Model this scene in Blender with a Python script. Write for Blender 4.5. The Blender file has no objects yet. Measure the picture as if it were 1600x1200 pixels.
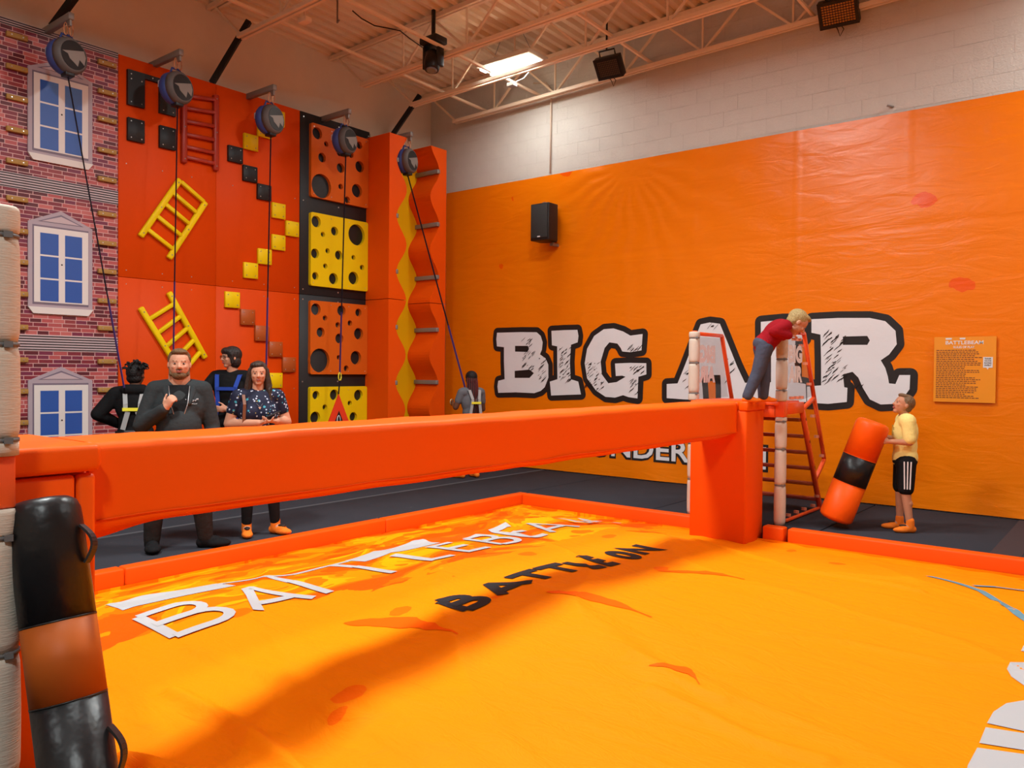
import bpy, bmesh, math, random
from mathutils import Vector, Matrix, geometry, noise
R = math.radians
random.seed(7)
S = bpy.context.scene
COL = S.collection

# ------------------------------------------------------------------ camera
F_PX, YAW, PITCH, ROLL = 1248.6, .674304, -.01734, .00924
EYE = Vector((0, 0, 1.6))
_f = Vector((-math.sin(YAW)*math.cos(PITCH), math.cos(YAW)*math.cos(PITCH), math.sin(PITCH)))
_r0 = Vector((math.cos(YAW), math.sin(YAW), 0)); _u0 = _r0.cross(_f)
_r = math.cos(ROLL)*_r0 + math.sin(ROLL)*_u0; _u = -math.sin(ROLL)*_r0 + math.cos(ROLL)*_u0
cd = bpy.data.cameras.new('camera'); cam = bpy.data.objects.new('camera', cd); COL.objects.link(cam)
cam.matrix_world = Matrix((( _r.x,_u.x,-_f.x,EYE.x),(_r.y,_u.y,-_f.y,EYE.y),(_r.z,_u.z,-_f.z,EYE.z),(0,0,0,1)))
cd.sensor_width = 36; cd.lens = 36*F_PX/1600; cd.clip_end = 100
S.camera = cam

# ------------------------------------------------------------------ world, lights, exposure
w = bpy.data.worlds.new('world'); S.world = w; w.use_nodes = True
w.node_tree.nodes['Background'].inputs[0].default_value = (.9, .75, .6, 1)
w.node_tree.nodes['Background'].inputs[1].default_value = .25
S.view_settings.view_transform = 'Standard'; S.view_settings.look = 'None'
S.view_settings.exposure = 0.0; S.view_settings.gamma = 1; S.view_settings.use_curve_mapping = False
LAMPS = [(-7.5, 9.3, 6.08, 42), (-4.3, 6.0, 6.15, 390), (-4.7, 1.6, 6.15, 350), (.4, 9.25, 6.15, 130), (1.0, 6.0, 6.2, 120), (.6, -1.6, 6.2, 250), (-4.5, -3, 6.2, 90)]
def add_lamp(x, y, z, power, spread=172):
    ld = bpy.data.lights.new('high_bay_light', 'AREA'); ld.shape = 'RECTANGLE'; ld.size = .95; ld.size_y = .4
    ld.energy = power; ld.color = (.93, 1, 1); ld.spread = R(spread)
    o = bpy.data.objects.new('high_bay_light', ld); o.location = (x, y, z); COL.objects.link(o)
    return o
for l in LAMPS: add_lamp(*l)

# ------------------------------------------------------------------ helpers
def ray(px, py): return _f + (px-800)/F_PX*_r - (py-600)/F_PX*_u
def P(px, py, ax, v):
    d = ray(px, py); return EYE + d*((v-EYE[ax])/d[ax])
def PX(px, py, v): return P(px, py, 0, v)
def PY(px, py, v): return P(px, py, 1, v)
def PZ(px, py, v): return P(px, py, 2, v)

MATS = {}
def mat(name, col, rough=.5, metal=0, bump=0, bscale=60, spec=.5, var=0, vscale=6, coat=0, emit=0, trans=0, alpha=1, bdetail=3, stretch=None):
    if name in MATS: return MATS[name]
    m = bpy.data.materials.new(name); m.use_nodes = True; nt = m.node_tree; b = nt.nodes['Principled BSDF']
    c = (*col, 1); b.inputs['Base Color'].default_value = c; b.inputs['Roughness'].default_value = rough
    b.inputs['Metallic'].default_value = metal; b.inputs['Specular IOR Level'].default_value = spec
    b.inputs['Coat Weight'].default_value = coat; b.inputs['Alpha'].default_value = alpha
    if emit: b.inputs['Emission Color'].default_value = c; b.inputs['Emission Strength'].default_value = emit
    if trans: b.inputs['Transmission Weight'].default_value = trans
    tc = nt.nodes.new('ShaderNodeTexCoord'); src = tc.outputs['Object']
    if stretch:
        mp = nt.nodes.new('ShaderNodeMapping'); mp.inputs['Scale'].default_value = stretch
        nt.links.new(src, mp.inputs[0]); src = mp.outputs[0]
    if bump:
        n = nt.nodes.new('ShaderNodeTexNoise'); n.inputs['Scale'].default_value = bscale; n.inputs['Detail'].default_value = bdetail
        nt.links.new(src, n.inputs['Vector'])
        bp = nt.nodes.new('ShaderNodeBump'); bp.inputs['Strength'].default_value = bump; bp.inputs['Distance'].default_value = .02
        nt.links.new(n.outputs['Fac'], bp.inputs['Height']); nt.links.new(bp.outputs[0], b.inputs['Normal'])
    if var:
        n = nt.nodes.new('ShaderNodeTexNoise'); n.inputs['Scale'].default_value = vscale; n.inputs['Detail'].default_value = 4
        nt.links.new(src, n.inputs['Vector'])
        mx = nt.nodes.new('ShaderNodeMix'); mx.data_type = 'RGBA'
        mx.inputs['A'].default_value = tuple(k*(1-var) for k in col)+(1,); mx.inputs['B'].default_value = tuple(min(1, k*(1+var)) for k in col)+(1,)
        nt.links.new(n.outputs['Fac'], mx.inputs['Factor']); nt.links.new(mx.outputs['Result'], b.inputs['Base Color'])
    MATS[name] = m; return m

ORG = {}
def finish(o, parent, name, label=None, cat=None, group=None, kind=None, loc=None):
    if parent is not None: o.parent = parent
    for k, v in (('label', label), ('category', cat), ('group', group), ('kind', kind)):
        if v: o[k] = v
    return o
def tag(o, label=None, cat=None, group=None, kind=None): return finish(o, None, None, label, cat, group, kind)
def thing(name, label, cat, loc=(0, 0, 0), group=None, kind=None):
    o = bpy.data.objects.new(name, None); COL.objects.link(o); o.location = loc; o.empty_display_size = .1
    ORG[o.name] = Vector(loc); return tag(o, label, cat, group, kind)

class MB:
    def __init__(s): s.v = []; s.f = []; s.m = []; s.mi = 0; s.sm = False; s.smooth = []
    def add(s, vs, fs, smooth=None):
        n = len(s.v); s.v += [Vector(p) for p in vs]
        for f in fs: s.f.append([i+n for i in f]); s.m.append(s.mi); s.smooth.append(s.sm if smooth is None else smooth)
        return s
    def box(s, a, b):
        x0, y0, z0 = a; x1, y1, z1 = b
        return s.add([(x0,y0,z0),(x1,y0,z0),(x1,y1,z0),(x0,y1,z0),(x0,y0,z1),(x1,y0,z1),(x1,y1,z1),(x0,y1,z1)],
                     [(0,3,2,1),(4,5,6,7),(0,1,5,4),(1,2,6,5),(2,3,7,6),(3,0,4,7)])
    def bar(s, p, q, w, h, up=(0, 0, 1)):
        p, q = Vector(p), Vector(q); d = (q-p).normalized(); u = Vector(up)
        if abs(d.dot(u)) > .98: u = Vector((1, 0, 0))
        a = d.cross(u).normalized(); b = a.cross(d).normalized()
        c = [a*(-w/2)-b*h/2, a*w/2-b*h/2, a*w/2+b*h/2, -a*w/2+b*h/2]
        return s.add([p+k for k in c]+[q+k for k in c], [(0,1,2,3),(7,6,5,4),(0,4,5,1),(1,5,6,2),(2,6,7,3),(3,7,4,0)])
    def tube(s, pts, r, n=8, cap=True, radii=None):
        pts = [Vector(p) for p in pts]; m = len(pts); vs = []; prev = None
        for i, p in enumerate(pts):
            d = (pts[min(i+1, m-1)]-pts[max(i-1, 0)]).normalized()
            if prev is None:
                u = Vector((0, 0, 1)) if abs(d.z) < .9 else Vector((1, 0, 0)); a = d.cross(u).normalized()
            else: a = (prev-d*prev.dot(d)).normalized()
            prev = a; b = d.cross(a); rr = radii[i] if radii else r
            for k in range(n): t = 2*math.pi*k/n; vs.append(p+(a*math.cos(t)+b*math.sin(t))*rr)
        fs = [(i*n+k, i*n+(k+1) % n, (i+1)*n+(k+1) % n, (i+1)*n+k) for i in range(m-1) for k in range(n)]
        s.add(vs, fs, True)
        if cap: s.add([vs[k] for k in range(n)], [tuple(range(n))[::-1]], False); s.add([vs[(m-1)*n+k] for k in range(n)], [tuple(range(n))], False)
        return s
    def lathe(s, base, axis, prof, n=24, up=(0, 0, 1)):
        """prof: (along, radius)"""
        base = Vector(base); d = Vector(axis).normalized(); u = Vector(up)
        if abs(d.dot(u)) > .9: u = Vector((1, 0, 0))
        a = d.cross(u).normalized(); b = d.cross(a); vs = []
        for h, r in prof:
            for k in range(n): t = 2*math.pi*k/n; vs.append(base+d*h+(a*math.cos(t)+b*math.sin(t))*max(r, 1e-4))
        fs = [(i*n+k, i*n+(k+1) % n, (i+1)*n+(k+1) % n, (i+1)*n+k) for i in range(len(prof)-1) for k in range(n)]
        s.add(vs, fs, True); s.add(vs[:n], [tuple(range(n))[::-1]], False); s.add(vs[-n:], [tuple(range(n))], False)
        return s
    def ell(s, c, r, n=14, m=9, rot=None):
        c = Vector(c); vs = []
        for i in range(m+1):
            ph = math.pi*i/m-math.pi/2
            for k in range(n):
                t = 2*math.pi*k/n; q = Vector((r[0]*math.cos(ph)*math.cos(t), r[1]*math.cos(ph)*math.sin(t), r[2]*math.sin(ph)))
                if rot is not None: q = rot @ q
                vs.append(c+q)
        return s.add(vs, [(i*n+k, i*n+(k+1) % n, (i+1)*n+(k+1) % n, (i+1)*n+k) for i in range(m) for k in range(n)], True)
    def prism(s, pts, d):
        """closed polygon pts (3D), extruded by vector d"""
        n = len(pts); pts = [Vector(p) for p in pts]; d = Vector(d)
        tri = geometry.tessellate_polygon([pts])
        s.add(pts+[p+d for p in pts], [tuple(t) for t in tri]+[tuple(i+n for i in t[::-1]) for t in tri]+[(i, (i+1) % n, (i+1) % n+n, i+n) for i in range(n)])
        return s
    def build(s, name, m, parent=None, bevel=0, seg=2, label=None, cat=None, group=None, kind=None, recalc=True):
        org = ORG[parent.name] if parent is not None and parent.name in ORG else Vector((0, 0, 0))
        me = bpy.data.meshes.new(name); me.from_pydata([p-org for p in s.v], [], s.f)
        ms = m if isinstance(m, (list, tuple)) else [m]
        for k in ms: me.materials.append(k)
        for i, p in enumerate(me.polygons): p.material_index = min(s.m[i], len(ms)-1); p.use_smooth = s.smooth[i]
        if recalc or bevel:
            bm = bmesh.new(); bm.from_mesh(me)
            bmesh.ops.remove_doubles(bm, verts=bm.verts, dist=1e-5)
            bmesh.ops.recalc_face_normals(bm, faces=bm.faces)
            if bevel:
                es = [e for e in bm.edges if len(e.link_faces) == 2 and e.calc_face_angle(0) > .6]
                rb_ = bmesh.ops.bevel(bm, geom=es, offset=bevel, segments=seg, affect='EDGES', profile=.5, clamp_overlap=True)
                for f in rb_['faces']: f.smooth = True
            bm.to_mesh(me); bm.free()
            if bevel:
                try: me.set_sharp_from_angle(angle=R(50))
                except Exception: pass
        o = bpy.data.objects.new(name, me); COL.objects.link(o); ORG[o.name] = org
        return finish(o, parent, name, label, cat, group, kind)

def inst(src, parent, off):
    """copy of a part sharing its mesh, moved by off, under parent"""
    o = src.copy(); COL.objects.link(o); o.parent = parent; o.location = Vector(src.location)+Vector(off)
    ORG[o.name] = ORG.get(src.name, Vector()); return o

def pin(px, py, loops):
    c = False
    for L in loops:
        j = len(L)-1
        for i in range(len(L)):
            a, b = L[i], L[j]
            if (a[1] > py) != (b[1] > py) and px < (b[0]-a[0])*(py-a[1])/(b[1]-a[1])+a[0]: c = not c
            j = i
    return c
def fill(loops, grid=None):
    """2D loops (even-odd) -> verts2d, tris"""
    vs = []; es = []
    for L in loops:
        n = len(vs); vs += [Vector((p[0], p[1])) for p in L]; es += [(n+i, n+(i+1) % len(L)) for i in range(len(L))]
    if grid:
        xs = [p[0] for L in loops for p in L]; ys = [p[1] for L in loops for p in L]
        x = min(xs)
        while x < max(xs):
            y = min(ys)
            while y < max(ys):
                if pin(x, y, loops): vs.append(Vector((x, y)))
                y += grid
            x += grid
    r = geometry.delaunay_2d_cdt(vs, es, [], 0, 1e-5)
    tris = [t for t in r[2] if pin(sum(r[0][i].x for i in t)/3, sum(r[0][i].y for i in t)/3, loops)]
    return r[0], tris
def slab(mb, loops, fn, thick_fn, grid=None):
    """filled plate with holes: fn(u,v)->front point, thick_fn(u,v)->back point"""
    vs, tr = fill(loops, grid); n = len(vs)
    mb.add([fn(v.x, v.y) for v in vs]+[thick_fn(v.x, v.y) for v in vs], [tuple(t) for t in tr]+[tuple(i+n for i in t[::-1]) for t in tr])
    for L in loops:
        m = len(L); mb.add([fn(*p[:2]) for p in L]+[thick_fn(*p[:2]) for p in L], [(i, (i+1) % m, (i+1) % m+m, i+m) for i in range(m)])
    return mb
def circ(u, v, r, n=24, ry=None): return [(u+r*math.cos(2*math.pi*k/n), v+(ry or r)*math.sin(2*math.pi*k/n)) for k in range(n)]
def ribbon2(mb, pts, w, fn, closed=False, step=.08):
    """thick 2D polyline with mitred joints drawn on a surface"""
    pts = [Vector(p[:2]) for p in pts]; n = len(pts)
    L = []
    for i, p in enumerate(pts):
        a = pts[(i-1) % n] if (closed or i) else None; b = pts[(i+1) % n] if (closed or i < n-1) else None
        d1 = (p-a).normalized() if a is not None else None; d2 = (b-p).normalized() if b is not None else None
        if d1 is None: d1 = d2
        if d2 is None: d2 = d1
        n1 = Vector((-d1.y, d1.x)); n2 = Vector((-d2.y, d2.x)); m = (n1+n2)
        if m.length < .3: m = n1
        m.normalize(); k = w/2/max(.5, m.dot(n1)); L.append((p+m*k, p-m*k))
    if closed: L.append(L[0])
    for i in range(len(L)-1):
        (a, b), (c, d) = L[i], L[i+1]; ln = max(1, int(((c+d)/2-(a+b)/2).length/step)); wn = max(1, int(w/step))
        vs = []
        for k in range(ln+1):
            t = k/ln; e = a.lerp(c, t); g = b.lerp(d, t)
            for j in range(wn+1): q = e.lerp(g, j/wn); vs.append(fn(q.x, q.y))
        mb.add(vs, [(k*(wn+1)+j, k*(wn+1)+j+1, (k+1)*(wn+1)+j+1, (k+1)*(wn+1)+j) for k in range(ln) for j in range(wn)])
    return mb
def text2(txt, size=1.0, bold=0.0):
    """flat text as list of (verts2d, faces) from Blender's own font"""
    cu = bpy.data.curves.new('tmp', 'FONT'); cu.body = txt; cu.size = size; cu.offset = bold; cu.resolution_u = 3
    o = bpy.data.objects.new('tmp', cu); COL.objects.link(o)
    dg = bpy.context.evaluated_depsgraph_get(); me = bpy.data.meshes.new_from_object(o.evaluated_get(dg))
    vs = [(v.co.x, v.co.y) for v in me.vertices]; fs = [tuple(p.vertices) for p in me.polygons]
    bpy.data.objects.remove(o); bpy.data.curves.remove(cu); bpy.data.meshes.remove(me)
    return vs, fs
def text_on(mb, txt, box, fn, bold=0.0):
    """text stretched to box (u0,v0,u1,v1) on surface fn"""
    vs, fs = text2(txt, 1, bold)
    x0 = min(v[0] for v in vs); x1 = max(v[0] for v in vs); y0 = min(v[1] for v in vs); y1 = max(v[1] for v in vs)
    mb.add([fn(box[0]+(v[0]-x0)/(x1-x0)*(box[2]-box[0]), box[1]+(v[1]-y0)/(y1-y0)*(box[3]-box[1])) for v in vs], fs)

# ------------------------------------------------------------------ materials
vinyl = mat('orange_vinyl', (.83, .09, .002), .5, bump=.12, bscale=9, spec=.15)
vinyl_b = mat('bright_orange_vinyl', (.86, .105, .002), .42, bump=.10, bscale=6, spec=.2)
steel_o = mat('orange_steel', (.86, .10, .02), .35, spec=.5, bump=.03)
tan = mat('tan_foam', (.60, .54, .45), .8, bump=.2, bscale=1, stretch=(20, 20, 180), spec=.2)
blackv = mat('black_vinyl', (.009, .009, .010), .36, bump=.35, bscale=9, spec=.35)
blackp = mat('black_plastic', (.012, .012, .013), .45, spec=.4)
blackm = mat('black_metal', (.010, .009, .009), .5, spec=.3)
carpet = mat('dark_grey_carpet', (.036, .037, .045), .95, bump=.25, bscale=250, spec=.1, var=.12, vscale=3)
seam_m = mat('carpet_seam', (.080, .081, .090), .9, spec=.1)
strip_m = mat('carpet_strip', (.055, .040, .042), .9, spec=.1)
wallp = mat('painted_wall', (.74, .62, .50), .75, bump=.05, bscale=20, spec=.2, var=.04)
blockp = mat('painted_block', (.60, .57, .52), .8, bump=.35, bscale=45, spec=.2, var=.05, vscale=4)
deckp = mat('painted_deck', (.80, .68, .52), .6, bump=.05, spec=.3, var=.07, vscale=2)
joistp = mat('painted_joist', (.86, .72, .55), .5, spec=.4)
climb_o = mat('climbing_orange', (.70, .062, .001), .5, bump=.08, bscale=120, spec=.12)
climb_k = mat('climbing_black', (.016, .017, .018), .5, bump=.08, bscale=120, spec=.35)
yel = mat('yellow_plastic', (.86, .60, .004), .45, bump=.05, bscale=90, spec=.15)
orp = mat('orange_plate', (.66, .12, .008), .5, bump=.05, bscale=90, spec=.15)
brownp = mat('rust_plate', (.42, .085, .012), .45, bump=.05, bscale=90, spec=.4)
redl = mat('dark_red_plastic', (.38, .028, .010), .4, spec=.4)
woodh = mat('tan_hold', (.40, .22, .055), .55, bump=.1, bscale=30, spec=.3, var=.15, vscale=9, stretch=(1, 3, 12))
whitep = mat('white_print', (.76, .77, .79), .5, spec=.2, bump=.3, bscale=5)
blackpr = mat('black_print', (.018, .014, .013), .5, spec=.3)
bolt = mat('bolt_steel', (.6, .58, .55), .3, metal=.8)
chrome = mat('bright_steel', (.55, .55, .57), .3, metal=.9)
greym = mat('grey_steel', (.27, .25, .23), .5, metal=.3)

# ------------------------------------------------------------------ setting: floor
XL, YR = -10.24, 10.4                 # left wall plane, right wall plane
PITX0, PITX1, PITY0, PITY1 = -6.28, 3.4, 1.43, 8.08
fl = MB(); T = -.35
for a, b in (((XL, -6, T), (PITX0-.14, YR, -.03)), ((PITX0-.14, PITY1+.14, T), (7, YR, -.03)), ((PITX0-.14, -6, T), (7, PITY0-.14, -.03)), ((PITX1, PITY0-.14, T), (7, PITY1+.14, -.03))):
    fl.box(a, b)
floor = fl.build('floor', carpet, kind='structure')
# rolled carpet mats laid over the slab; lighter tape lies over the joints
xs = [XL+.01, -9.15, -7.62, -6.43]
for i in range(3):
    MB().box((xs[i]+.004, -5.9, -.03), (xs[i+1]-.004, YR-.01, 0)).build('carpet_mat', carpet, floor, bevel=.004, seg=1)
for x0, x1 in ((-6.42, -4.5), (-4.49, -2.6), (-2.59, -.9), (-.89, 1.0), (1.01, 3.3)):
    MB().box((x0+.004, PITY1+.15, -.03), (x1-.004, YR-.01, 0)).build('carpet_mat', carpet, floor, bevel=.004, seg=1)
MB().box((-6.42, -5.9, -.03), (6.9, PITY0-.15, 0)).build('carpet_mat', carpet, floor)
MB().box((-7.65, -5.9, 0), (-7.59, YR-.02, .003)).build('seam_tape', seam_m, floor)
MB().box((-9.17, -5.9, 0), (-9.13, YR-.02, .003)).build('seam_tape', seam_m, floor)
MB().box((-1.10, PITY1+.16, 0), (-.86, YR-.02, .003)).build('seam_tape', strip_m, floor, label='reddish grey tape strip')
MB().box((PITX0-.14, PITY0-.14, -.9), (PITX1, PITY1+.14, -.75)).build('pit_floor', carpet, floor)

# ------------------------------------------------------------------ setting: walls
wl = MB().box((XL-.2, -6.2, -.35), (XL, YR+.2, 7.6)).build('wall_left', wallp, kind='structure')
wr = MB().box((XL, YR, -.35), (7.2, YR+.2, 7.6)).build('wall_right', blockp, kind='structure')
MB().box((7, -6.2, -.35), (7.2, YR, 7.6)).build('wall_far_side', wallp, kind='structure')
MB().box((XL, -6.2, -.35), (7, -6, 7.6)).build('wall_back', wallp, kind='structure')
# concrete blocks above the banner
blk0 = None; nb = 0
for row in range(11):
    z = 4.56+row*.2; x = XL-(.2 if row % 2 else 0)
    while x < -.9:
        a = max(x, XL)
        if x+.4-a > .25:
            if blk0 is None:
                blk0 = MB().box((XL+.001, YR-.004, 4.561), (XL+.399, YR+.01, 4.759)).build('block', blockp, wr)
            else: inst(blk0, wr, (x-XL, -random.choice((0, 0, .0012, .002)), z-4.56))
        else:
            MB().box((XL+.001, YR-.004, z+.001), (x+.399, YR+.01, z+.199)).build('block', blockp, wr)
        x += .4
# conduit on the block wall
c = MB(); cx = PY(861, 168, YR-.03)
c.tube([(cx.x-.35, YR-.035, 6.25), (cx.x-.1, YR-.035, 6.2), (cx.x-.02, YR-.035, 6.1), (cx.x, YR-.035, 5.9), (cx.x, YR-.035, 4.74)], .012, 6)
c.build('conduit', wallp, label='thin grey conduit running down the block wall above the speaker', cat='pipe')
MB().tube([PY(1396, 167, YR-.012), PY(1386, 165, YR-.06)], .012, 6).build('wall_stub', greym, label='short metal stub sticking out of the block wall at upper right', cat='bracket')

# ------------------------------------------------------------------ setting: roof deck and joists
def zr(x, y): return .022*(x+9.6)+(YR-.15-y)*.022
def ztop(x, y): return 6.50+zr(x, y)
dk = MB(); prof = []; x = XL
while x < 7:
    for dx, dz in ((0, 0), (.06, 0), (.085, .06), (.155, .06)): prof.append((x+dx, dz))
    x += .18
ys = [YR, 8, 5, 2, -2, -6]
vs = [(px, y, ztop(px, y)+dz) for y in ys for px, dz in prof]+[(px, y, ztop(px, y)+.1) for y in (YR, -6) for px in (XL, 7)]
n = len(prof)
dk.add(vs[:-4], [(j*n+i, j*n+i+1, (j+1)*n+i+1, (j+1)*n+i) for j in range(len(ys)-1) for i in range(n-1)])
dk.add(vs[-4:], [(0, 1, 3, 2)])
dk.build('ceiling', deckp, kind='structure', recalc=False)
jl = ['steel roof joist closest to the block wall', 'second steel roof joist out from the block wall, in front of the lit lamp',
      'third steel roof joist out from the block wall, behind the black moving light', 'fourth steel roof joist out from the block wall, meeting the top of the middle black brace',
      'steel roof joist nearest the brick mural, high at the upper edge']
for ji, Y in enumerate((10.22, 9.2, 8.15, 6.05, 4.0)):
    J = thing('roof_joist', jl[ji], 'joist', (XL, Y, 5.88), group='open web roof joists', kind='structure')
    zb = lambda x: 5.88+zr(x, Y)
    x0, x1 = -9.5, 6.9
    for s in (-1, 1):
        m = MB(); m.bar((x0, Y+s*.035, zb(x0)), (x1, Y+s*.035, zb(x1)), .04, .05); m.build('bottom_chord', joistp, J)
    for s in (-1, 1):
        m = MB(); m.bar((XL+.01, Y+s*.035, ztop(XL, Y)-.035), (x1, Y+s*.035, ztop(x1, Y)-.035), .045, .06); m.build('top_chord', joistp, J)
    MB().bar((XL+.15, Y, ztop(XL, Y)-.05), (x0+.05, Y, zb(x0)), .03, .03).build('web_bar', joistp, J)
    x = x0+.9; k = 0
    while x < 3:
        MB().bar((x, Y, zb(x)), (x, Y, ztop(x, Y)-.04), .022, .022, (1, 0, 0)).build('web_bar', joistp, J)
        MB().bar((x, Y, zb(x)), (x+.62, Y, ztop(x, Y)-.04), .028, .028).build('web_bar', joistp, J)
        if x+1.24 < 3: MB().bar((x+.62, Y, ztop(x, Y)-.04), (x+1.24, Y, zb(x+1.24)), .028, .028).build('web_bar', joistp, J)
        x += 1.24
for i, (X, t) in enumerate(((-8.85, 'left'), (-7.72, 'middle'), (-5.7, 'right'), (-3.4, 'far right'))):
    m = MB(); m.bar((X, YR-.02, 5.96+zr(X, YR)), (X, 1.5, 5.96+zr(X, 1.5)), .035, .035)
    m.build('bridging_bar', joistp, label='cream steel bridging bar under the roof deck, %s of the row' % t, cat='bar', group='roof bridging bars')
# cross-bridging between the joists
for i, (Ya, Yb, X) in enumerate(((8.15, 9.2, -7.2), (9.2, 10.22, -6.2), (9.2, 10.22, -8.3), (8.15, 9.2, -5.0), (9.2, 10.22, -2.8))):
    m = MB(); m.bar((X, Ya, 5.9+zr(X, Ya)), (X, Yb, ztop(X, Yb)-.06), .025, .025)
    m.build('bridging_strut', joistp, label=['thin diagonal strut just left of the lit lamp', 'thin diagonal strut behind the first black floodlight', 'thin diagonal strut near the room corner under the roof', 'thin diagonal strut above the first black floodlight', 'thin diagonal strut beside the second floodlight'][i], cat='strut')

# lit high bay fixture
L0 = LAMPS[0]
fx = thing('high_bay_lamp', 'lit white high bay lamp with two glowing panels under the roof', 'lamp', (L0[0], L0[1], L0[2]+.05))
m = MB(); m.box((L0[0]-.5, L0[1]-.24, L0[2]+.05), (L0[0]+.5, L0[1]+.24, L0[2]+.12)); m.build('housing', mat('lamp_white', (.7, .68, .62), .4), fx, bevel=.01)
tube_m = mat('lamp_glow', (1, .96, .88), .5, emit=4.5)
for s in (-1, 1):
    m = MB(); m.box((L0[0]-.46, L0[1]+s*.12-.065, L0[2]+.015), (L0[0]+.46, L0[1]+s*.12+.065, L0[2]+.05)); m.build('light_panel', tube_m, fx)
for dx in (-.4, .4):
    m = MB(); m.bar((L0[0]+dx, L0[1], L0[2]+.12), (L0[0]+dx*.5, L0[1], ztop(L0[0], L0[1])), .006, .006); m.build('hanging_wire', greym, fx)

# ------------------------------------------------------------------ climbing walls (left)
XB = -9.9
def wf(d): return (lambda u, v: Vector((XB+d, u, v)))           # (Y,z) on a plane d in front of the boards
def q2(px, py, X=XB): p = PX(px, py, X); return (p.y, p.z)

# brick mural material: flat print
bm_ = bpy.data.materials.new('brick_print'); bm_.use_nodes = True; nt = bm_.node_tree; bs = nt.nodes['Principled BSDF']; bs.inputs['Roughness'].default_value = .5
tc = nt.nodes.new('ShaderNodeTexCoord'); sp = nt.nodes.new('ShaderNodeSeparateXYZ'); cb = nt.nodes.new('ShaderNodeCombineXYZ')
nt.links.new(tc.outputs['Object'], sp.inputs[0]); nt.links.new(sp.outputs['Y'], cb.inputs['X']); nt.links.new(sp.outputs['Z'], cb.inputs['Y'])
br = nt.nodes.new('ShaderNodeTexBrick'); br.inputs['Scale'].default_value = 1; br.inputs['Brick Width'].default_value = .155; br.inputs['Row Height'].default_value = .0465
br.inputs['Mortar Size'].default_value = .0035; br.inputs['Mortar Smooth'].default_value = 0; br.offset = .37; br.squash = .8; br.squash_frequency = 3; br.inputs['Bias'].default_value = 0
br.inputs['Color1'].default_value = (0, 0, 0, 1); br.inputs['Color2'].default_value = (1, 1, 1, 1); br.inputs['Mortar'].default_value = (0, 0, 0, 1)
nt.links.new(cb.outputs[0], br.inputs['Vector'])
cr = nt.nodes.new('ShaderNodeValToRGB'); cr.color_ramp.interpolation = 'CONSTANT'
e = cr.color_ramp.elements; e[0].color = (.10, .008, .016, 1); e[1].position = .2; e[1].color = (.20, .016, .030, 1)
for p_, c_ in ((.4, (.42, .075, .075, 1)), (.58, (.17, .018, .05, 1)), (.75, (.50, .12, .11, 1)), (.88, (.26, .035, .04, 1))):
    k = e.new(p_); k.color = c_
nt.links.new(br.outputs['Color'], cr.inputs[0])
mx = nt.nodes.new('ShaderNodeMix'); mx.data_type = 'RGBA'; mx.inputs['B'].default_value = (.62, .38, .36, 1)
nt.links.new(br.outputs['Fac'], mx.inputs['Factor']); nt.links.new(cr.outputs[0], mx.inputs['A']); nt.links.new(mx.outputs['Result'], bs.inputs['Base Color'])

BW = thing('brick_mural_wall', 'climbing wall printed with red brickwork, blue-paned windows and tan foot boards', 'climbing wall', (XB, 3.9, 0))
MB().box((XL, 1.2, 0), (XB-.0, 4.637, 2.72)).build('panel', bm_, BW); MB().box((XL, 1.2, 2.726), (XB, 4.637, 5.42)).build('panel', bm_, BW)
lilac = mat('lilac_print', (.40, .32, .36), .5); lilac_d = mat('dark_lilac_print', (.17, .13, .18), .5); lilac_l = mat('pale_lilac_print', (.52, .40, .42), .5)
cream_p = mat('cream_print', (.72, .66, .62), .5); blue_p = mat('blue_print', (.018, .085, .36), .45)
for z0, z1, n in ((5.345, 5.42, 3), (3.57, 3.74, 6), (1.77, 1.95, 6)):
    b = MB().box((XB, 1.2, z0), (XB+.006, 4.637, z1)).build('cornice_band', lilac_l, BW)
    for k in range(n):
        zz = z0+(k+.5)*(z1-z0)/n
        MB().box((XB+.006, 1.2, zz-.006), (XB+.008, 4.637, zz+.006)).build('cornice_line', blackpr, b)
for zb in (4.0, 2.27, .47):
    Y0, Y1 = 3.63, 4.33; zt = zb+.96; ap = zb+1.12
    F = MB(); slab(F, [[(Y0, zb), (Y1, zb), (Y1, zt), (3.98, ap), (Y0, zt)]], wf(.016), wf(0)); F = F.build('window_frame', lilac, BW)
    g = MB(); slab(g, [[(Y0+.045, zb+.03), (Y1-.045, zb+.03), (Y1-.045, zt-.03), (Y0+.045, zt-.03)]], wf(.018), wf(.016)); g.build('frame_shadow', lilac_d, F)
    g = MB(); slab(g, [[(Y0+.10, zt+.012), (Y1-.10, zt+.012), (3.98, ap-.045)]], wf(.018), wf(.016)); g.build('pediment', lilac_d, F)
    g = MB(); slab(g, [[(Y0+.14, zt+.018), (Y1-.14, zt+.018), (3.98, ap-.065)]], wf(.020), wf(.018)); g.build('pediment', lilac_l, F)
    g = MB(); slab(g, [[(3.69, zb+.055), (4.28, zb+.055), (4.28, zb+.91), (3.69, zb+.91)]], wf(.022), wf(.018)); g.build('casing', cream_p, F)
    for c0, c1 in ((3.755, 3.95), (4.02, 4.21)):
        for r0 in (.07, .335, .60):
            g = MB(); slab(g, [[(c0, zb+r0), (c1, zb+r0), (c1, zb+r0+.245), (c0, zb+r0+.245)]], wf(.0235), wf(.022)); g.build('window_pane', blue_p, F)
    g = MB(); slab(g, [circ(3.985, zb+.5, .009, 10)], wf(.026), wf(.022)); g.build('knob', blackpr, F)
    g = MB(); slab(g, [[(Y0+.05, zb-.075), (Y1-.05, zb-.075), (Y1+.005, zb), (Y0-.005, zb)]], wf(.03), wf(0)); g.build('window_sill', cream_p, F)
h0 = None
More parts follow.
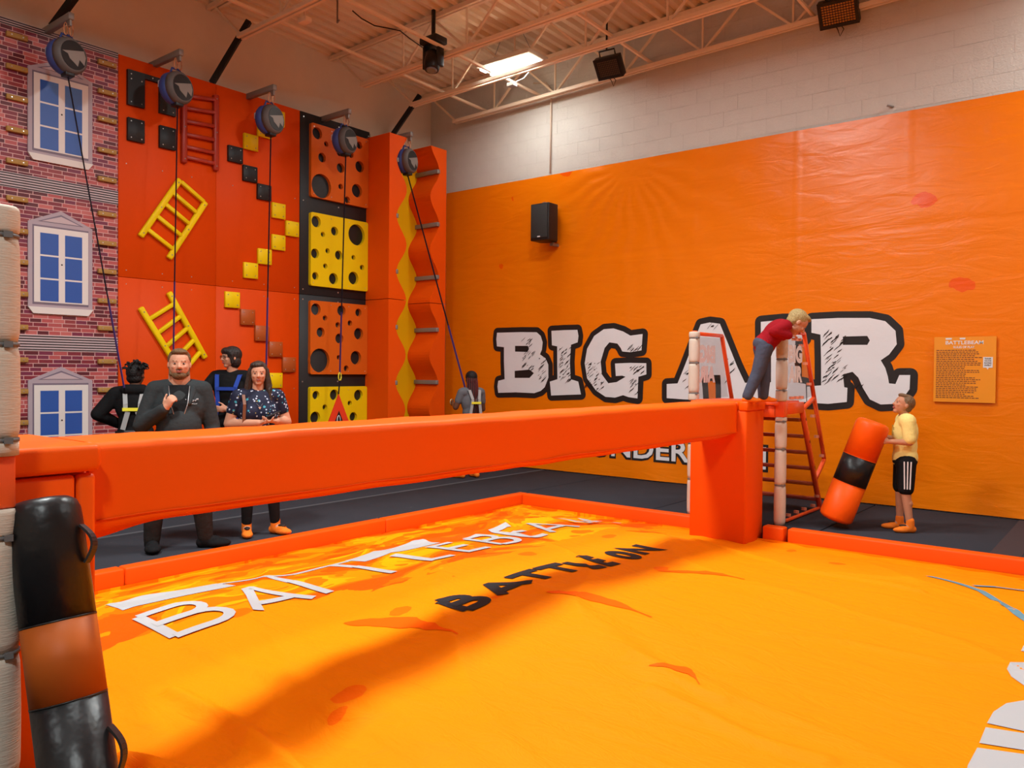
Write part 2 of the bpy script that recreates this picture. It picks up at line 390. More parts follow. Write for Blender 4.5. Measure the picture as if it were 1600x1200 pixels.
for (y0, zs) in ((3.41, (5.245, 4.895, 4.56, 4.21, 3.86, 3.45, 3.10, 2.755, 2.40, 2.03, 1.665, 1.31, .96)), (4.39, (5.24, 4.895, 4.565, 4.195, 3.85, 3.435, 3.085, 2.745, 2.39, 2.06, 1.66, 1.315, .965))):
    for z in zs:
        if h0 is None:
            h0 = MB().box((XB, y0, z-.028), (XB+.045, y0+.215, z+.028)).build('foot_board', woodh, BW, bevel=.006)
            bb = MB()
            for dy in (.05, .165): bb.lathe((XB+.045, y0+dy, z), (1, 0, 0), [(0, .008), (.004, .007)], 8)
            hb = bb.build('bolt', bolt, h0); hy, hz = y0, z
        else:
            o = inst(h0, BW, (0, y0-hy, z-hz)); c = hb.copy(); COL.objects.link(c); c.parent = o

# orange board
OW = thing('orange_climbing_wall', 'flat orange climbing wall with bolted square plates, right of the brick mural', 'climbing wall', (XB, 5.97, 0))
cols = (4.643, 5.95, 7.305)
for i in range(2):
    for z0, z1 in ((0, 2.70), (2.705, 5.41)):
        MB().box((XL, cols[i]+.002, z0), (XB, cols[i+1]-.002, z1)).build('board', climb_o, OW, bevel=.003, seg=1)
bb = MB()
for y in (4.74, 5.2, 5.6, 6.2, 6.7, 7.22):
    for z in (2.62, 2.79, 1.3, 4.1): bb.lathe((XB, y, z), (1, 0, 0), [(0, .008), (.004, .007)], 6)
bb.build('bolt', bolt, OW, kind='stuff')
def plate(y0, z0, y1, z1, m, nb=4, par=None, t=.045):
    p = MB().box((XB, y0, z0), (XB+t, y1, z1)).build('plate', m, par or OW, bevel=.004, seg=1)
    b = MB()
    for a in (y0+.04, y1-.04):
        for c in (z0+.04, z1-.04): b.lathe((XB+t, a, c), (1, 0, 0), [(0, .008), (.004, .007)], 8)
    b.build('bolt', bolt if m is not yel else greym, p); return p
# joined black arch and two black plates
a_ = MB(); slab(a_, [[(4.74, 4.82), (4.95, 4.82), (4.95, 5.19), (5.145, 5.19), (5.145, 4.82), (5.36, 4.82), (5.36, 5.25), (4.74, 5.25)]], wf(.045), wf(0)); a_ = a_.build('arch_plate', climb_k, OW)
b = MB()
for y, z in ((4.78, 5.2), (4.78, 5.14), (4.91, 5.14), (4.78, 4.86), (4.91, 4.86), (5.05, 5.22), (5.19, 5.1), (5.32, 5.1), (5.19, 4.86), (5.32, 4.86)): b.lathe((XB+.045, y, z), (1, 0, 0), [(0, .008), (.004, .007)], 8)
b.build('bolt', bolt, a_)
plate(4.74, 4.385, 4.95, 4.665, climb_k); plate(5.145, 4.385, 5.36, 4.665, climb_k)
for y0, z0, m in ((6.57, 4.64, yel), (6.35, 4.635-.0, yel), (6.79, 4.86, yel), (6.81, 3.755, yel), (7.045, 3.53, yel), (6.81, 3.30, yel), (6.58, 3.07, yel), (6.355, 2.85, yel), (6.07, 2.42, yel), (6.77, 1.31, yel),
                  (6.11, 4.415, climb_k), (6.34, 4.195, climb_k), (6.57, 3.98, climb_k), (6.31, 2.195, brownp), (6.54, 1.98, brownp), (6.77, 1.76, brownp), (7.0, 1.54, brownp)):
    if (y0, z0) == (6.57, 4.64): z0 = 4.86-.0
    if (y0, z0) == (6.79, 4.86): z0 = 5.08
    plate(y0, z0-.0, y0+.222, z0+.218, m)

def ladder(name, label, A, B, rungs, m, wd=.075, t=.06):
    """A,B rails ((y,z),(y,z)); rungs = fractions"""
    ca = (Vector(A[0])+Vector(A[1])+Vector(B[0])+Vector(B[1]))/4
    Lh = thing(name, label, 'ladder', (XB, ca.x, ca.y), group=None)
    X = XB+t/2
    for (p, q) in (A, B):
        MB().bar((X, *p), (X, *q), t, wd, (0, 0, 1) if abs(p[0]-q[0]) > .01 else (0, 1, 0)).build('rail', m, Lh, bevel=.018, seg=2)
    for f in rungs:
        p = Vector(A[0]).lerp(Vector(A[1]), f); q = Vector(B[0]).lerp(Vector(B[1]), f); d = (q-p).normalized()*(wd*.3)
        p, q = p+d, q-d
        MB().bar((X+.002, *p), (X+.002, *q), t*.9, .05).build('rung', m, Lh, bevel=.005, seg=1)
    b = MB()
    for (p, q) in (A, B):
        for f in (.06, .5, .94): k = Vector(p).lerp(Vector(q), f); b.lathe((XB+t, k.x, k.y), (1, 0, 0), [(0, .009), (.004, .008)], 8)
    b.build('bolt', greym, Lh, kind='stuff')
ladder('wall_ladder', 'dark red upright ladder bolted high on the orange climbing wall', ((5.475, 5.19), (5.475, 4.25)), ((5.925, 5.26), (5.925, 4.24)), (.07, .24, .42, .60, .77, .91), redl)
ladder('wall_ladder', 'yellow ladder leaning right, upper one on the orange climbing wall', ((5.42, 4.03), (4.90, 3.22)), ((5.78, 3.80), (5.27, 2.99)), (.02, .22, .42, .63, .86), yel)
ladder('wall_ladder', 'yellow ladder leaning left, lower one behind the bearded man', ((4.90, 2.34), (5.52, 1.40)), ((5.27, 2.56), (5.78, 1.72)), (.16, .34, .52, .70, .88), yel)

# black board with four holed panels
KW = thing('black_climbing_wall', 'black climbing wall with orange and yellow panels full of round holes', 'climbing wall', (XB, 8.0, 0))
for z0, z1 in ((0, 2.70), (2.705, 5.41)): MB().box((XL, 7.312, z0), (XB, 8.655, z1)).build('board', climb_k, KW, bevel=.003, seg=1)
MB().box((XB-.02, 8.656, 0), (XB+.012, 8.668, 5.38)).build('edge_strip', mat('pale_edge', (.55, .42, .25), .5), KW)
def P4(x, y, s, ox, oy): return (ox+x/s, oy+y/s)
def hole_list(lst, ox, oy): # crop coords (cx, cy, width, height) at 4x
    out = []
    for cx, cy, wx in lst:
        c = q2(ox+cx/4, oy+cy/4, XB+.05); e1 = q2(ox+(cx-wx/2)/4, oy+cy/4, XB+.05); e2 = q2(ox+(cx+wx/2)/4, oy+cy/4, XB+.05)
        out.append(circ(c[0], c[1], (e2[0]-e1[0])/2, 28))
    return out
hp = [
 (4.17, 5.27, orp, hole_list([(782,433,60),(838,500,26),(812,585,48),(928,650,48),(920,555,34),(1045,508,36),(1047,642,54),(808,763,122),(928,767,28),(1030,792,64),(970,850,34),(992,565,34)], 300, 100)),
 (2.84, 3.94, yel, hole_list([(775,985,58),(817,1065,26),(890,1045,44),(1028,1068,102)], 300, 100)+hole_list([(768,64,50),(846,48,26),(916,75,46),(832,143,26),(770,205,40),(883,222,56),(1008,89,24),(1062,152,26),(1008,218,62)], 300, 380)),
 (1.51, 2.62, orp, hole_list([(773,413,60),(830,468,28),(933,422,52),(1039,434,38),(910,511,28),(986,500,28),(803,557,50),(920,596,50),(1040,566,56),(798,733,122),(916,714,24),(1023,716,66),(963,783,30)], 300, 380)),
 (.22, 1.32, yel, hole_list([(774,950,44),(888,948,54),(1039,950,54),(829,1025,28),(985,1000,26),(769,1090,62),(1007,1085,46)], 300, 380)+[circ(7.75,.7,.08),circ(8.1,.85,.05),circ(8.3,.6,.11),circ(7.7,.42,.06),circ(8.05,.4,.1)])]
for z0, z1, m, holes in hp:
    y0, y1 = 7.47, 8.585; r = .03; outer = []
    for cy, cz, a0 in ((y1-r, z1-r, 0), (y0+r, z1-r, 90), (y0+r, z0+r, 180), (y1-r, z0+r, 270)):
        outer += [(cy+r*math.cos(R(a0+k*30)), cz+r*math.sin(R(a0+k*30))) for k in range(4)]
    hp_ = MB(); slab(hp_, [outer]+holes, wf(.055), wf(.0)); hp_ = hp_.build('hole_panel', m, KW)
    b = MB()
    for y in (y0+.05, 7.85, 8.2, y1-.05):
        for z in (z0+.05, z1-.05): b.lathe((XB+.055, y, z), (1, 0, 0), [(0, .008), (.003, .007)], 6)
    b.build('bolt', bolt, hp_, kind='stuff')
b = MB()
for y in (7.37, 8.03, 8.63):
    for z in (2.63, 2.78, 5.34, 4.1, 1.4): b.lathe((XB, y, z), (1, 0, 0), [(0, .011), (.004, .01)], 8)
b.build('bolt', bolt, KW, kind='stuff')

# padded wave column in the corner
CW = thing('wave_climbing_column', 'orange padded climbing column with wavy yellow channel and grey pegs, near the corner', 'climbing column', (XB, 9.2, 0))
XF = -9.36
pegz = [PX(672, y, -9.6).z for y in (272, 354, 435, 516, 597)]; dz = (pegz[0]-pegz[-1])/4
pegz = [pegz[0]-dz*i for i in range(7)]
def wave(z): return math.cos(2*math.pi*(z-pegz[0])/dz)    # 1 at pegs
yl_in, yl_out = q2(620, 337, XF)[0], q2(635, 390, XF)[0]
yr_in, yr_out = q2(686, 352, XF)[0], q2(672, 395, XF)[0]
YC0 = 8.672; YC1 = q2(697, 350, XF)[0]; ZT = 5.30; 
yel_v = mat('yellow_vinyl', (.82, .50, .003), .45, bump=.06, bscale=30, spec=.15)
col_m = mat('column_orange_vinyl', (.82, .090, .002), .5, bump=.10, bscale=12, spec=.15)
MB().box((XL, YC0, 0), (XB+.02, YC1, ZT-.02)).build('back_board', yel_v, CW, label='yellow channel back')
for (za, zb_) in ((0, 2.70), (2.71, ZT)):
    zz = [za+(zb_-za)*k/60 for k in range(61)]
    Lp = [(q2(608, 350, XF)[0], za)]+[((yl_in+yl_out)/2-(yl_out-yl_in)/2*wave(z), z) for z in zz]+[(q2(608, 350, XF)[0], zb_)]
    Rp = [(YC1, za)]+[((yr_in+yr_out)/2+(yr_in-yr_out)/2*wave(z), z) for z in zz]+[(YC1, zb_)]
    for nm, L in (('padded_block', Lp), ('padded_block', Rp[::1])):
        m = MB(); slab(m, [L], lambda u, v: Vector((XF, u, v)), lambda u, v: Vector((XB, u, v))); m.build(nm, col_m, CW)
for z in pegz:
    if z < .3: continue
    MB().box((XB+.02, yr_in-.055, z-.035), (XF+.01, yr_in+.01, z+.035)).build('peg', greym, CW, bevel=.008)
    MB().box((XB+.02, yl_in-.01, z-.035), (XF+.01, yl_in+.035, z+.035)).build('peg', greym, CW, bevel=.008)

# bracket arms + belay reels + straps
blue_h = mat('blue_housing', (.04, .07, .26), .45, spec=.4); grey_h = mat('grey_housing', (.115, .108, .105), .5, spec=.3)
strap_m = mat('black_webbing', (.012, .010, .018), .7, spec=.2); strap_p = mat('purple_webbing', (.06, .03, .14), .7, spec=.2)
yel_t = mat('yellow_tape', (.85, .80, .05), .5)
where = ['in front of the brick mural', 'over the black arch plate', 'over the yellow squares', 'over the black climbing wall', 'over the padded wave column']
reels = [(107, 88), (278, 138), (424, 187), (541, 220), (638, 252)]
arms = [(84, 46), (257, 104), (396, 154), (515, 186), (600, 218)]
ends = [('dread', (194, 606), -8.6), ('man', (271, 548), -9.2), ('teen', (416, 572), -8.6), ('tri', (531, 583), -9.3), ('braid', (727, 607), -7.95)]
reel_bottom = []
for i, (px, py) in enumerate(reels):
    c = PX(px, py, -9.35)
    A = thing('bracket_arm', 'grey steel bracket arm holding the belay reel %s' % where[i], 'bracket', (XB, c.y, 5.4), group='bracket arms along the climbing wall top')
    tip = Vector((-9.33, c.y, c.z+.42))
    MB().bar((XL+.0, c.y, tip.z+.0), (tip.x+.06, c.y, tip.z), .06, .075).build('arm', greym, A, bevel=.004, seg=1)
    MB().box((tip.x-.03, c.y-.012, tip.z-.10), (tip.x+.04, c.y+.012, tip.z-.03)).build('lug', greym, A)
    D = thing('belay_reel', 'blue and grey auto belay reel hanging %s' % where[i], 'belay reel', c, group='belay reels')
    r = .195
    ax = Vector((math.cos(.26), math.sin(.26), 0)); ay = Vector((-ax.y, ax.x, 0)); cv = Vector(c)
    MB().lathe(cv-ax*.15, ax, [(0, r*.72), (.02, r*.90), (.05, r), (.15, r)], 32).build('rear_housing', blue_h, D)
    MB().lathe(cv, ax, [(0, r*1.02), (.05, r*.99), (.075, r*.9), (.085, r*.82)], 32).build('front_housing', grey_h, D)
    MB().lathe(cv+ax*.083, ax, [(0, r*.8), (.006, r*.78)], 32).build('face_disc', blackp, D)
    # light wedge graphic on the face
    m = MB(); fn = lambda u, v: cv+ax*.0915+ay*(u*r*.76)+Vector((0, 0, v*r*.76)); bk = lambda u, v: cv+ax*.088+ay*(u*r*.76)+Vector((0, 0, v*r*.76))
    slab(m, [[(-.95, .05), (.80, .55), (.97, .1), (.85, -.5), (.45, -.2), (.30, -.75), (.0, -.55), (-.35, -.35), (-.5, -.05)]], fn, bk); m.build('face_decal', greym, D)
    MB().box((c.x-.08, c.y-.05, c.z-r-.03), (c.x+.05, c.y+.05, c.z-r+.03)).build('nozzle', blackp, D, bevel=.01)
    MB().box((c.x-.1, c.y-r-.008, c.z-.02), (c.x-.04, c.y-r+.03, c.z+.06)).build('label_plate', mat('pale_label', (.6, .6, .65), .5), D, bevel=.004)
    hm = MB(); hm.tube([(c.x-.05, c.y-.07, c.z+r-.02), (c.x-.05, c.y-.05, c.z+r+.05), (c.x-.05, c.y+.05, c.z+r+.05), (c.x-.05, c.y+.07, c.z+r-.02)], .014, 8); hm.build('top_handle', blue_h, D)
    for s in (-.03, .03):
        k = MB(); zc = (tip.z-.08+c.z+r+.05)/2; hh = (tip.z-.06-(c.z+r+.03))/2
        k.tube([(c.x, c.y+s+.018*math.cos(t), zc+hh*math.sin(t)) for t in [2*math.pi*j/12 for j in range(13)]], .006, 6); k.build('carabiner', mat('orange_carabiner', (.6, .25, .12), .35, metal=.6), D)
    e = PX(*ends[i][1], ends[i][2]); top = Vector((c.x-.01, c.y, c.z-r-.03))
    st = MB(); st.bar(top, top.lerp(e, .72), .026, .004, (0, 1, 0)); st.build('strap', strap_m, D)
    st = MB(); st.bar(top.lerp(e, .72), e, .032, .006, (0, 1, 0)); st.build('strap', strap_p, D, label='purple lower end of the strap')
    reel_bottom.append(e)
# carabiner and triangular belay flag on the fourth strap
e = reel_bottom[3]
k = MB(); k.tube([(e.x, e.y+.025*math.cos(t), e.z-.05+.06*math.sin(t)) for t in [2*math.pi*j/12 for j in range(13)]], .009, 6)
k.build('yellow_carabiner', yel_t, label='yellow carabiner clipped at the end of the strap above the red triangle', cat='carabiner')
TX = -9.3
tp = PX(529, 616, TX); hh = tp.z-.35; TR = thing('belay_flag', 'red triangular belay warning flag hanging in front of the lowest yellow panel', 'warning flag', (TX, tp.y, tp.z))
m = MB(); slab(m, [[(tp.y, tp.z), (tp.y-.42, tp.z-.9), (tp.y+.42, tp.z-.9)]], lambda u, v: Vector((TX+.01, u, v)), lambda u, v: Vector((TX-.01, u, v))); m.build('flag', mat('red_vinyl', (.80, .045, .012), .4), TR)
m = MB(); slab(m, [[(tp.y, tp.z-.24), (tp.y-.26, tp.z-.8), (tp.y+.26, tp.z-.8)]], lambda u, v: Vector((TX+.013, u, v)), lambda u, v: Vector((TX+.01, u, v))); m.build('black_triangle', blackp, TR)
k = MB(); k.tube([(TX+.02, tp.y-.01+.03*math.cos(t), tp.z-.40+.09*math.sin(t)) for t in [2*math.pi*j/12 for j in range(13)]], .006, 6); k.build('printed_hook', whitep, TR)
MB().bar((e.x, e.y, e.z-.1), (TX, tp.y, tp.z), .02, .01, (0, 1, 0)).build('link_strap', strap_m, TR)

# three diagonal braces
for i, (a, b) in enumerate((((82, 42), (122, -12)), ((331, 130), (389, 33)), ((618, 204), (656, 149)))):
    p = PX(*a, -9.95); q = PX(*b, -9.62); m = MB(); m.bar(p+(p-q)*(.45 if i == 2 else 0), q, .07, .07)
    m.build('brace', blackm, label=['black diagonal brace above the brick mural', 'black diagonal brace rising above the orange climbing wall', 'black diagonal brace above the wave column'][i], cat='brace')

# ------------------------------------------------------------------ banner on the right wall
BY = YR-.02
bn = bpy.data.materials.new('orange_banner_vinyl'); bn.use_nodes = True; nt = bn.node_tree; bs = nt.nodes['Principled BSDF']
bs.inputs['Roughness'].default_value = .28; bs.inputs['Specular IOR Level'].default_value = .30
tc = nt.nodes.new('ShaderNodeTexCoord')
def nn(t, **kw):
    n = nt.nodes.new(t)
    for k, v in kw.items(): n.inputs[k].default_value = v
    return n
mp = nn('ShaderNodeMapping', Scale=(.55, 1, .8)); nt.links.new(tc.outputs['Object'], mp.inputs[0])
n1 = nn('ShaderNodeTexVoronoi', Scale=1.35, Randomness=1.0); nt.links.new(mp.outputs[0], n1.inputs['Vector'])
dn = nn('ShaderNodeTexNoise', Scale=6.0, Detail=3.0); nt.links.new(tc.outputs['Object'], dn.inputs['Vector'])
ad = nn('ShaderNodeMath'); ad.operation = 'MULTIPLY_ADD'; ad.inputs[1].default_value = .16; nt.links.new(dn.outputs['Fac'], ad.inputs[0]); nt.links.new(n1.outputs['Distance'], ad.inputs[2])
rp = nt.nodes.new('ShaderNodeValToRGB'); rp.color_ramp.interpolation = 'CONSTANT'; rp.color_ramp.elements[0].color = (.84, .10, .001, 1); rp.color_ramp.elements[1].position = .175; rp.color_ramp.elements[1].color = (.86, .20, .001, 1)
nt.links.new(ad.outputs[0], rp.inputs[0]); nt.links.new(rp.outputs[0], bs.inputs['Base Color'])
wn = nn('ShaderNodeTexNoise', Scale=2.2, Detail=6.0, Distortion=1.2); mp2 = nn('ShaderNodeMapping', Scale=(.7, 1, 2.6)); nt.links.new(tc.outputs['Object'], mp2.inputs[0]); nt.links.new(mp2.outputs[0], wn.inputs['Vector'])
bp = nn('ShaderNodeBump', Strength=.28, Distance=.03); nt.links.new(wn.outputs['Fac'], bp.inputs['Height']); nt.links.new(bp.outputs[0], bs.inputs['Normal'])
BN = thing('wall_banner', 'huge glossy orange vinyl banner lettered BIG AIR covering the right wall', 'banner', (-5, BY, 0))
def hban(x, z):
    """how far the banner stands off the wall"""
    d = .006*noise.noise(Vector((x*.8, 3, z*.9)))+.004*noise.noise(Vector((x*2.3, 7, z*3)))
    # pulled creases fanning out from the top fixing
    dx, dz = x-PY(985, 262, BY).x, 4.72-z
    r = math.hypot(dx, dz)
    if r < 2.6 and dz >= 0: d += .012*math.sin(24*math.atan2(dz, dx+1e-4)+3*noise.noise(Vector((x*2, 1, z*2))))*math.exp(-r*.8)*min(1, r*2)
    for fx_ in (-9.3, -8.4, -5.05, -3.6, -2.3): # vertical fold creases
        d += .004*math.exp(-((x-fx_)/.02)**2)
    if z < .3: d += .03*(.3-z)/.3*(.6+noise.noise(Vector((x*1.7, 5, 0))))
    d -= .006*math.exp(-((z-3.36)/.02)**2)
    return max(.002, d+.014)
def bf(off): return lambda u, v: Vector((u, BY-hban(u, v)-off, v))
bx0, bx1, nx, nz = -9.81, 3.4, 330, 120
m = MB(); m.add([Vector((bx0+(bx1-bx0)*i/nx, BY-hban(bx0+(bx1-bx0)*i/nx, .015+4.705*j/nz), .015+4.705*j/nz)) for j in range(nz+1) for i in range(nx+1)],
      [(j*(nx+1)+i, j*(nx+1)+i+1, (j+1)*(nx+1)+i+1, (j+1)*(nx+1)+i) for j in range(nz) for i in range(nx)], True)
m.build('sheet', bn, BN, recalc=False)
def tr(pts, s=4, ox=740, oy=460): return [(lambda p: (p.x, p.z))(PY(ox+x/s, oy+y/s, BY)) for x, y in pts]
LET = {
 'B': [tr([(152,240),(300,236),(400,237),(425,260),(437,300),(432,345),(420,375),(455,400),(472,440),(473,520),(450,580),(425,603),(385,617),(270,612),(160,615),(155,575),(160,540),(200,530),(196,420),(196,330),(152,325),(148,280)]), tr([(265,322),(345,322),(352,340),(343,360),(265,358)]), tr([(262,478),(355,470),(382,492),(355,522),(262,522)])],
 'I': [tr([(492,228),(570,224),(655,222),(662,260),(657,300),(615,315),(608,420),(612,530),(660,545),(677,625),(590,628),(490,632),(482,545),(530,530),(528,420),(528,325),(495,318)])],
 'G': [tr([(1062,248),(1055,350),(985,362),(935,357),(925,335),(905,308),(855,300),(825,335),(800,420),(808,500),(848,555),(900,548),(955,515),(935,508),(895,510),(890,432),(985,428),(1085,430),(1085,500),(1035,515),(1032,590),(1030,650),(975,642),(940,630),(890,645),(830,640),(770,600),(715,525),(700,430),(715,340),(760,260),(820,218),(880,213),(940,232),(985,258)])],
 'A': [tr([(1096,507),(1110,504),(1126,506),(1138,535),(1153,572),(1165,598),(1184,599),(1186,626),(1160,628),(1128,627),(1128,606),(1127,586),(1097,586),(1099,606),(1100,625),(1070,624),(1043,622),(1043,600),(1060,599),(1071,572)], 1, 0, 0)],
 'I ': [tr([(1190,503),(1224,500),(1257,500),(1258,530),(1244,533),(1243,565),(1244,597),(1260,600),(1261,628),(1225,630),(1190,628),(1189,600),(1206,597),(1206,565),(1206,533),(1190,528)], 1, 0, 0)],
 'R': [tr([(1269,499),(1310,497),(1360,497),(1384,502),(1400,517),(1402,538),(1390,554),(1377,563),(1384,575),(1388,588),(1390,599),(1400,600),(1406,586),(1423,586),(1422,608),(1412,622),(1397,631),(1377,632),(1360,624),(1349,606),(1342,590),(1333,581),(1318,585),(1320,605),(1325,606),(1324,628),(1295,631),(1262,629),(1262,604),(1284,602),(1284,560),(1283,523),(1269,520)], 1, 0, 0), tr([(1318,526),(1356,525),(1360,532),(1356,539),(1318,539)], 1, 0, 0)]}
for k, loops in LET.items():
    m = MB()
    for L in loops:
        for a_, b_ in zip(L, L[1:]+L[:1]): ribbon2(m, [a_, b_], .166, bf(.004), step=.15)
        for (u, v) in L:
            cc = circ(u, v, .083, 16); m.add([bf(.004)(*q) for q in cc], [tuple(range(16))])
    o = m.build('letter_outline', blackpr, BN, recalc=False)
    m = MB(); vs, trs = fill(loops, .12); m.add([bf(.012)(v.x, v.y) for v in vs], [tuple(t) for t in trs]); m.build('letter', whitep, BN, recalc=False)
# scratches and specks in the white lettering
m = MB(); rs = random.Random(3)
def scratch(px, py, ln, wd, ang):
    p = PY(px, py, BY); a = R(ang); u, v = p.x, p.z; dx, dz = math.cos(a)*ln, math.sin(a)*ln; nx_, nz_ = -math.sin(a)*wd, math.cos(a)*wd
    pts = [(u-dx, v-dz), (u-dx*.3+nx_, v-dz*.3+nz_), (u+dx*.2+nx_*.4, v+dz*.2+nz_*.4), (u+dx, v+dz), (u+dx*.4-nx_, v+dz*.4-nz_), (u-dx*.2-nx_*.5, v-dz*.2-nz_*.5)]
    m.add([bf(.015)(*q) for q in pts], [tuple(range(6))])
for (x0, y0, x1, y1, n) in ((818, 530, 835, 578, 34), (843, 555, 853, 597, 18), (876, 540, 894, 598, 44), (917, 565, 945, 612, 40), (985, 540, 1003, 548, 12), (985, 572, 1008, 582, 12), (988, 590, 1003, 620, 14), (1070, 580, 1092, 605, 20), (1288, 520, 1322, 600, 60), (1105, 508, 1124, 512, 4), (1130, 560, 1150, 600, 6), (1335, 600, 1350, 625, 6)):
    for _ in range(n):
        scratch(rs.uniform(x0, x1), rs.uniform(y0, y1), rs.uniform(.012, .075), rs.uniform(.003, .012), rs.uniform(35, 52))
m.build('scratch_marks', blackpr, BN, kind='stuff', recalc=False)
# smaller word under the logo
for w_, b_ in (('UNDER', (925, 722, 1079, 688)), ('I', (1183, 726, 1198, 688))):
    p0 = PY(b_[0], b_[1], BY); p1 = PY(b_[2], b_[3], BY); z0 = PY(1040, 720, BY).z; z1 = PY(1040, 688, BY).z
    m = MB(); text_on(m, w_, (p0.x-.03, z0-.035, p1.x+.03, z1+.035), bf(.004), .07); m.build('letter_outline', blackpr, BN, recalc=False)
    m = MB(); text_on(m, w_, (p0.x, z0, p1.x, z1), bf(.007), .018); m.build('letter', whitep, BN, recalc=False)

# rules sign
s0, s1 = PY(1460, 527, BY-.05), PY(1555, 630, BY-.05)
RS = thing('rules_sign', 'orange rules of play sign with white heading on the banner wall', 'sign', ((s0.x+s1.x)/2, BY-.05, (s0.z+s1.z)/2))
sf = lambda off: (lambda u, v: Vector((s0.x+u*(s1.x-s0.x), BY-.05-off, s1.z+v*(s0.z-s1.z))))
MB().box((s0.x, BY-.05, s1.z), (s1.x, BY-.035, s0.z)).build('board', mat('sign_orange', (.86, .30, .008), .4), RS)
m = MB(); text_on(m, 'BATTLEBEAM', (.19, .885, .80, .94), sf(.003), .015); m.add([sf(.003)(*q) for q in ((.19, .96), (.29, .96), (.29, .985), (.19, .985))], [(0,1,2,3)]); m.add([sf(.003)(*q) for q in ((.42, .96), (.51, .96), (.51, .985), (.42, .985))], [(0,1,2,3)]); m.build('heading', whitep, RS, recalc=False)
m = MB(); text_on(m, 'RULES OF PLAY', (.32, .825, .66, .86), sf(.003), .015); m.build('subheading', whitep, RS, recalc=False)
m = MB(); v = .79
for k in range(27):
    u = .04; end = rs.choice((.72, .74, .66, .5, .74, .3 if k % 5 == 4 else .7))
    while u < end:
        wv = rs.uniform(.02, .06); m.add([sf(.003)(*q) for q in ((u, v), (u+wv, v), (u+wv, v+.011), (u, v+.011))], [(0,1,2,3)]); u += wv+.012
    v -= .028
m.build('small_print', mat('brown_print', (.14, .04, .015), .5), RS, kind='stuff', recalc=False)
m = MB(); m.add([sf(.003)(*q) for q in ((.80, .53), (.85, .53), (.875, .50), (.89, .53), (.95, .53), (.95, .69), (.80, .69))], [tuple(range(7))]); m.build('speech_bubble', whitep, RS, recalc=False)
m = MB()
for k, t in enumerate(('THANK', 'YOU FOR', 'PLAYING', 'SAFELY')): text_on(m, t, (.82, .655-k*.033, .93, .678-k*.033), sf(.005), .02)
m.build('bubble_text', blackpr, RS, recalc=False)

# ------------------------------------------------------------------ things on the walls and roof
s = PY(846, 320, 9.98)
SP = thing('wall_speaker', 'black loudspeaker mounted on the orange banner', 'speaker', (-7.35, 10.1, 3.9))
sx0, sx1, sz0, sz1 = -7.62, -7.27, 3.62, 4.19
m = MB(); m.prism([(sx0, 9.96, sz0), (sx1, 9.96, sz0), (sx1+.0, 10.2, sz0), (sx1-.08, 10.3, sz0), (sx0+.08, 10.3, sz0), (sx0, 10.2, sz0)], (0, 0, sz1-sz0)); m.build('cabinet', blackp, SP, bevel=.012)
m = MB(); m.box((sx0+.02, 9.945, sz0+.035), (sx1-.02, 9.962, sz1-.02)); m.build('grille', mat('speaker_grille', (.022, .026, .027), .6, bump=.5, bscale=400), SP, bevel=.005)
m = MB(); m.box((-7.47, 9.938, sz0+.045), (-7.42, 9.946, sz0+.062)); m.build('badge', whitep, SP)
m = MB(); m.box((-7.42, 10.2, sz0-.06), (-7.36, BY+.0, sz0-.02)); m.bar((-7.39, 10.25, sz0-.04), (-7.39, 10.25, sz0+.02), .03, .03); m.build('mounting_bracket', greym, SP)
MB().box((-7.46, 10.05, sz1), (-7.40, BY+.01, sz1+.03)).build('top_bracket', chrome, SP)

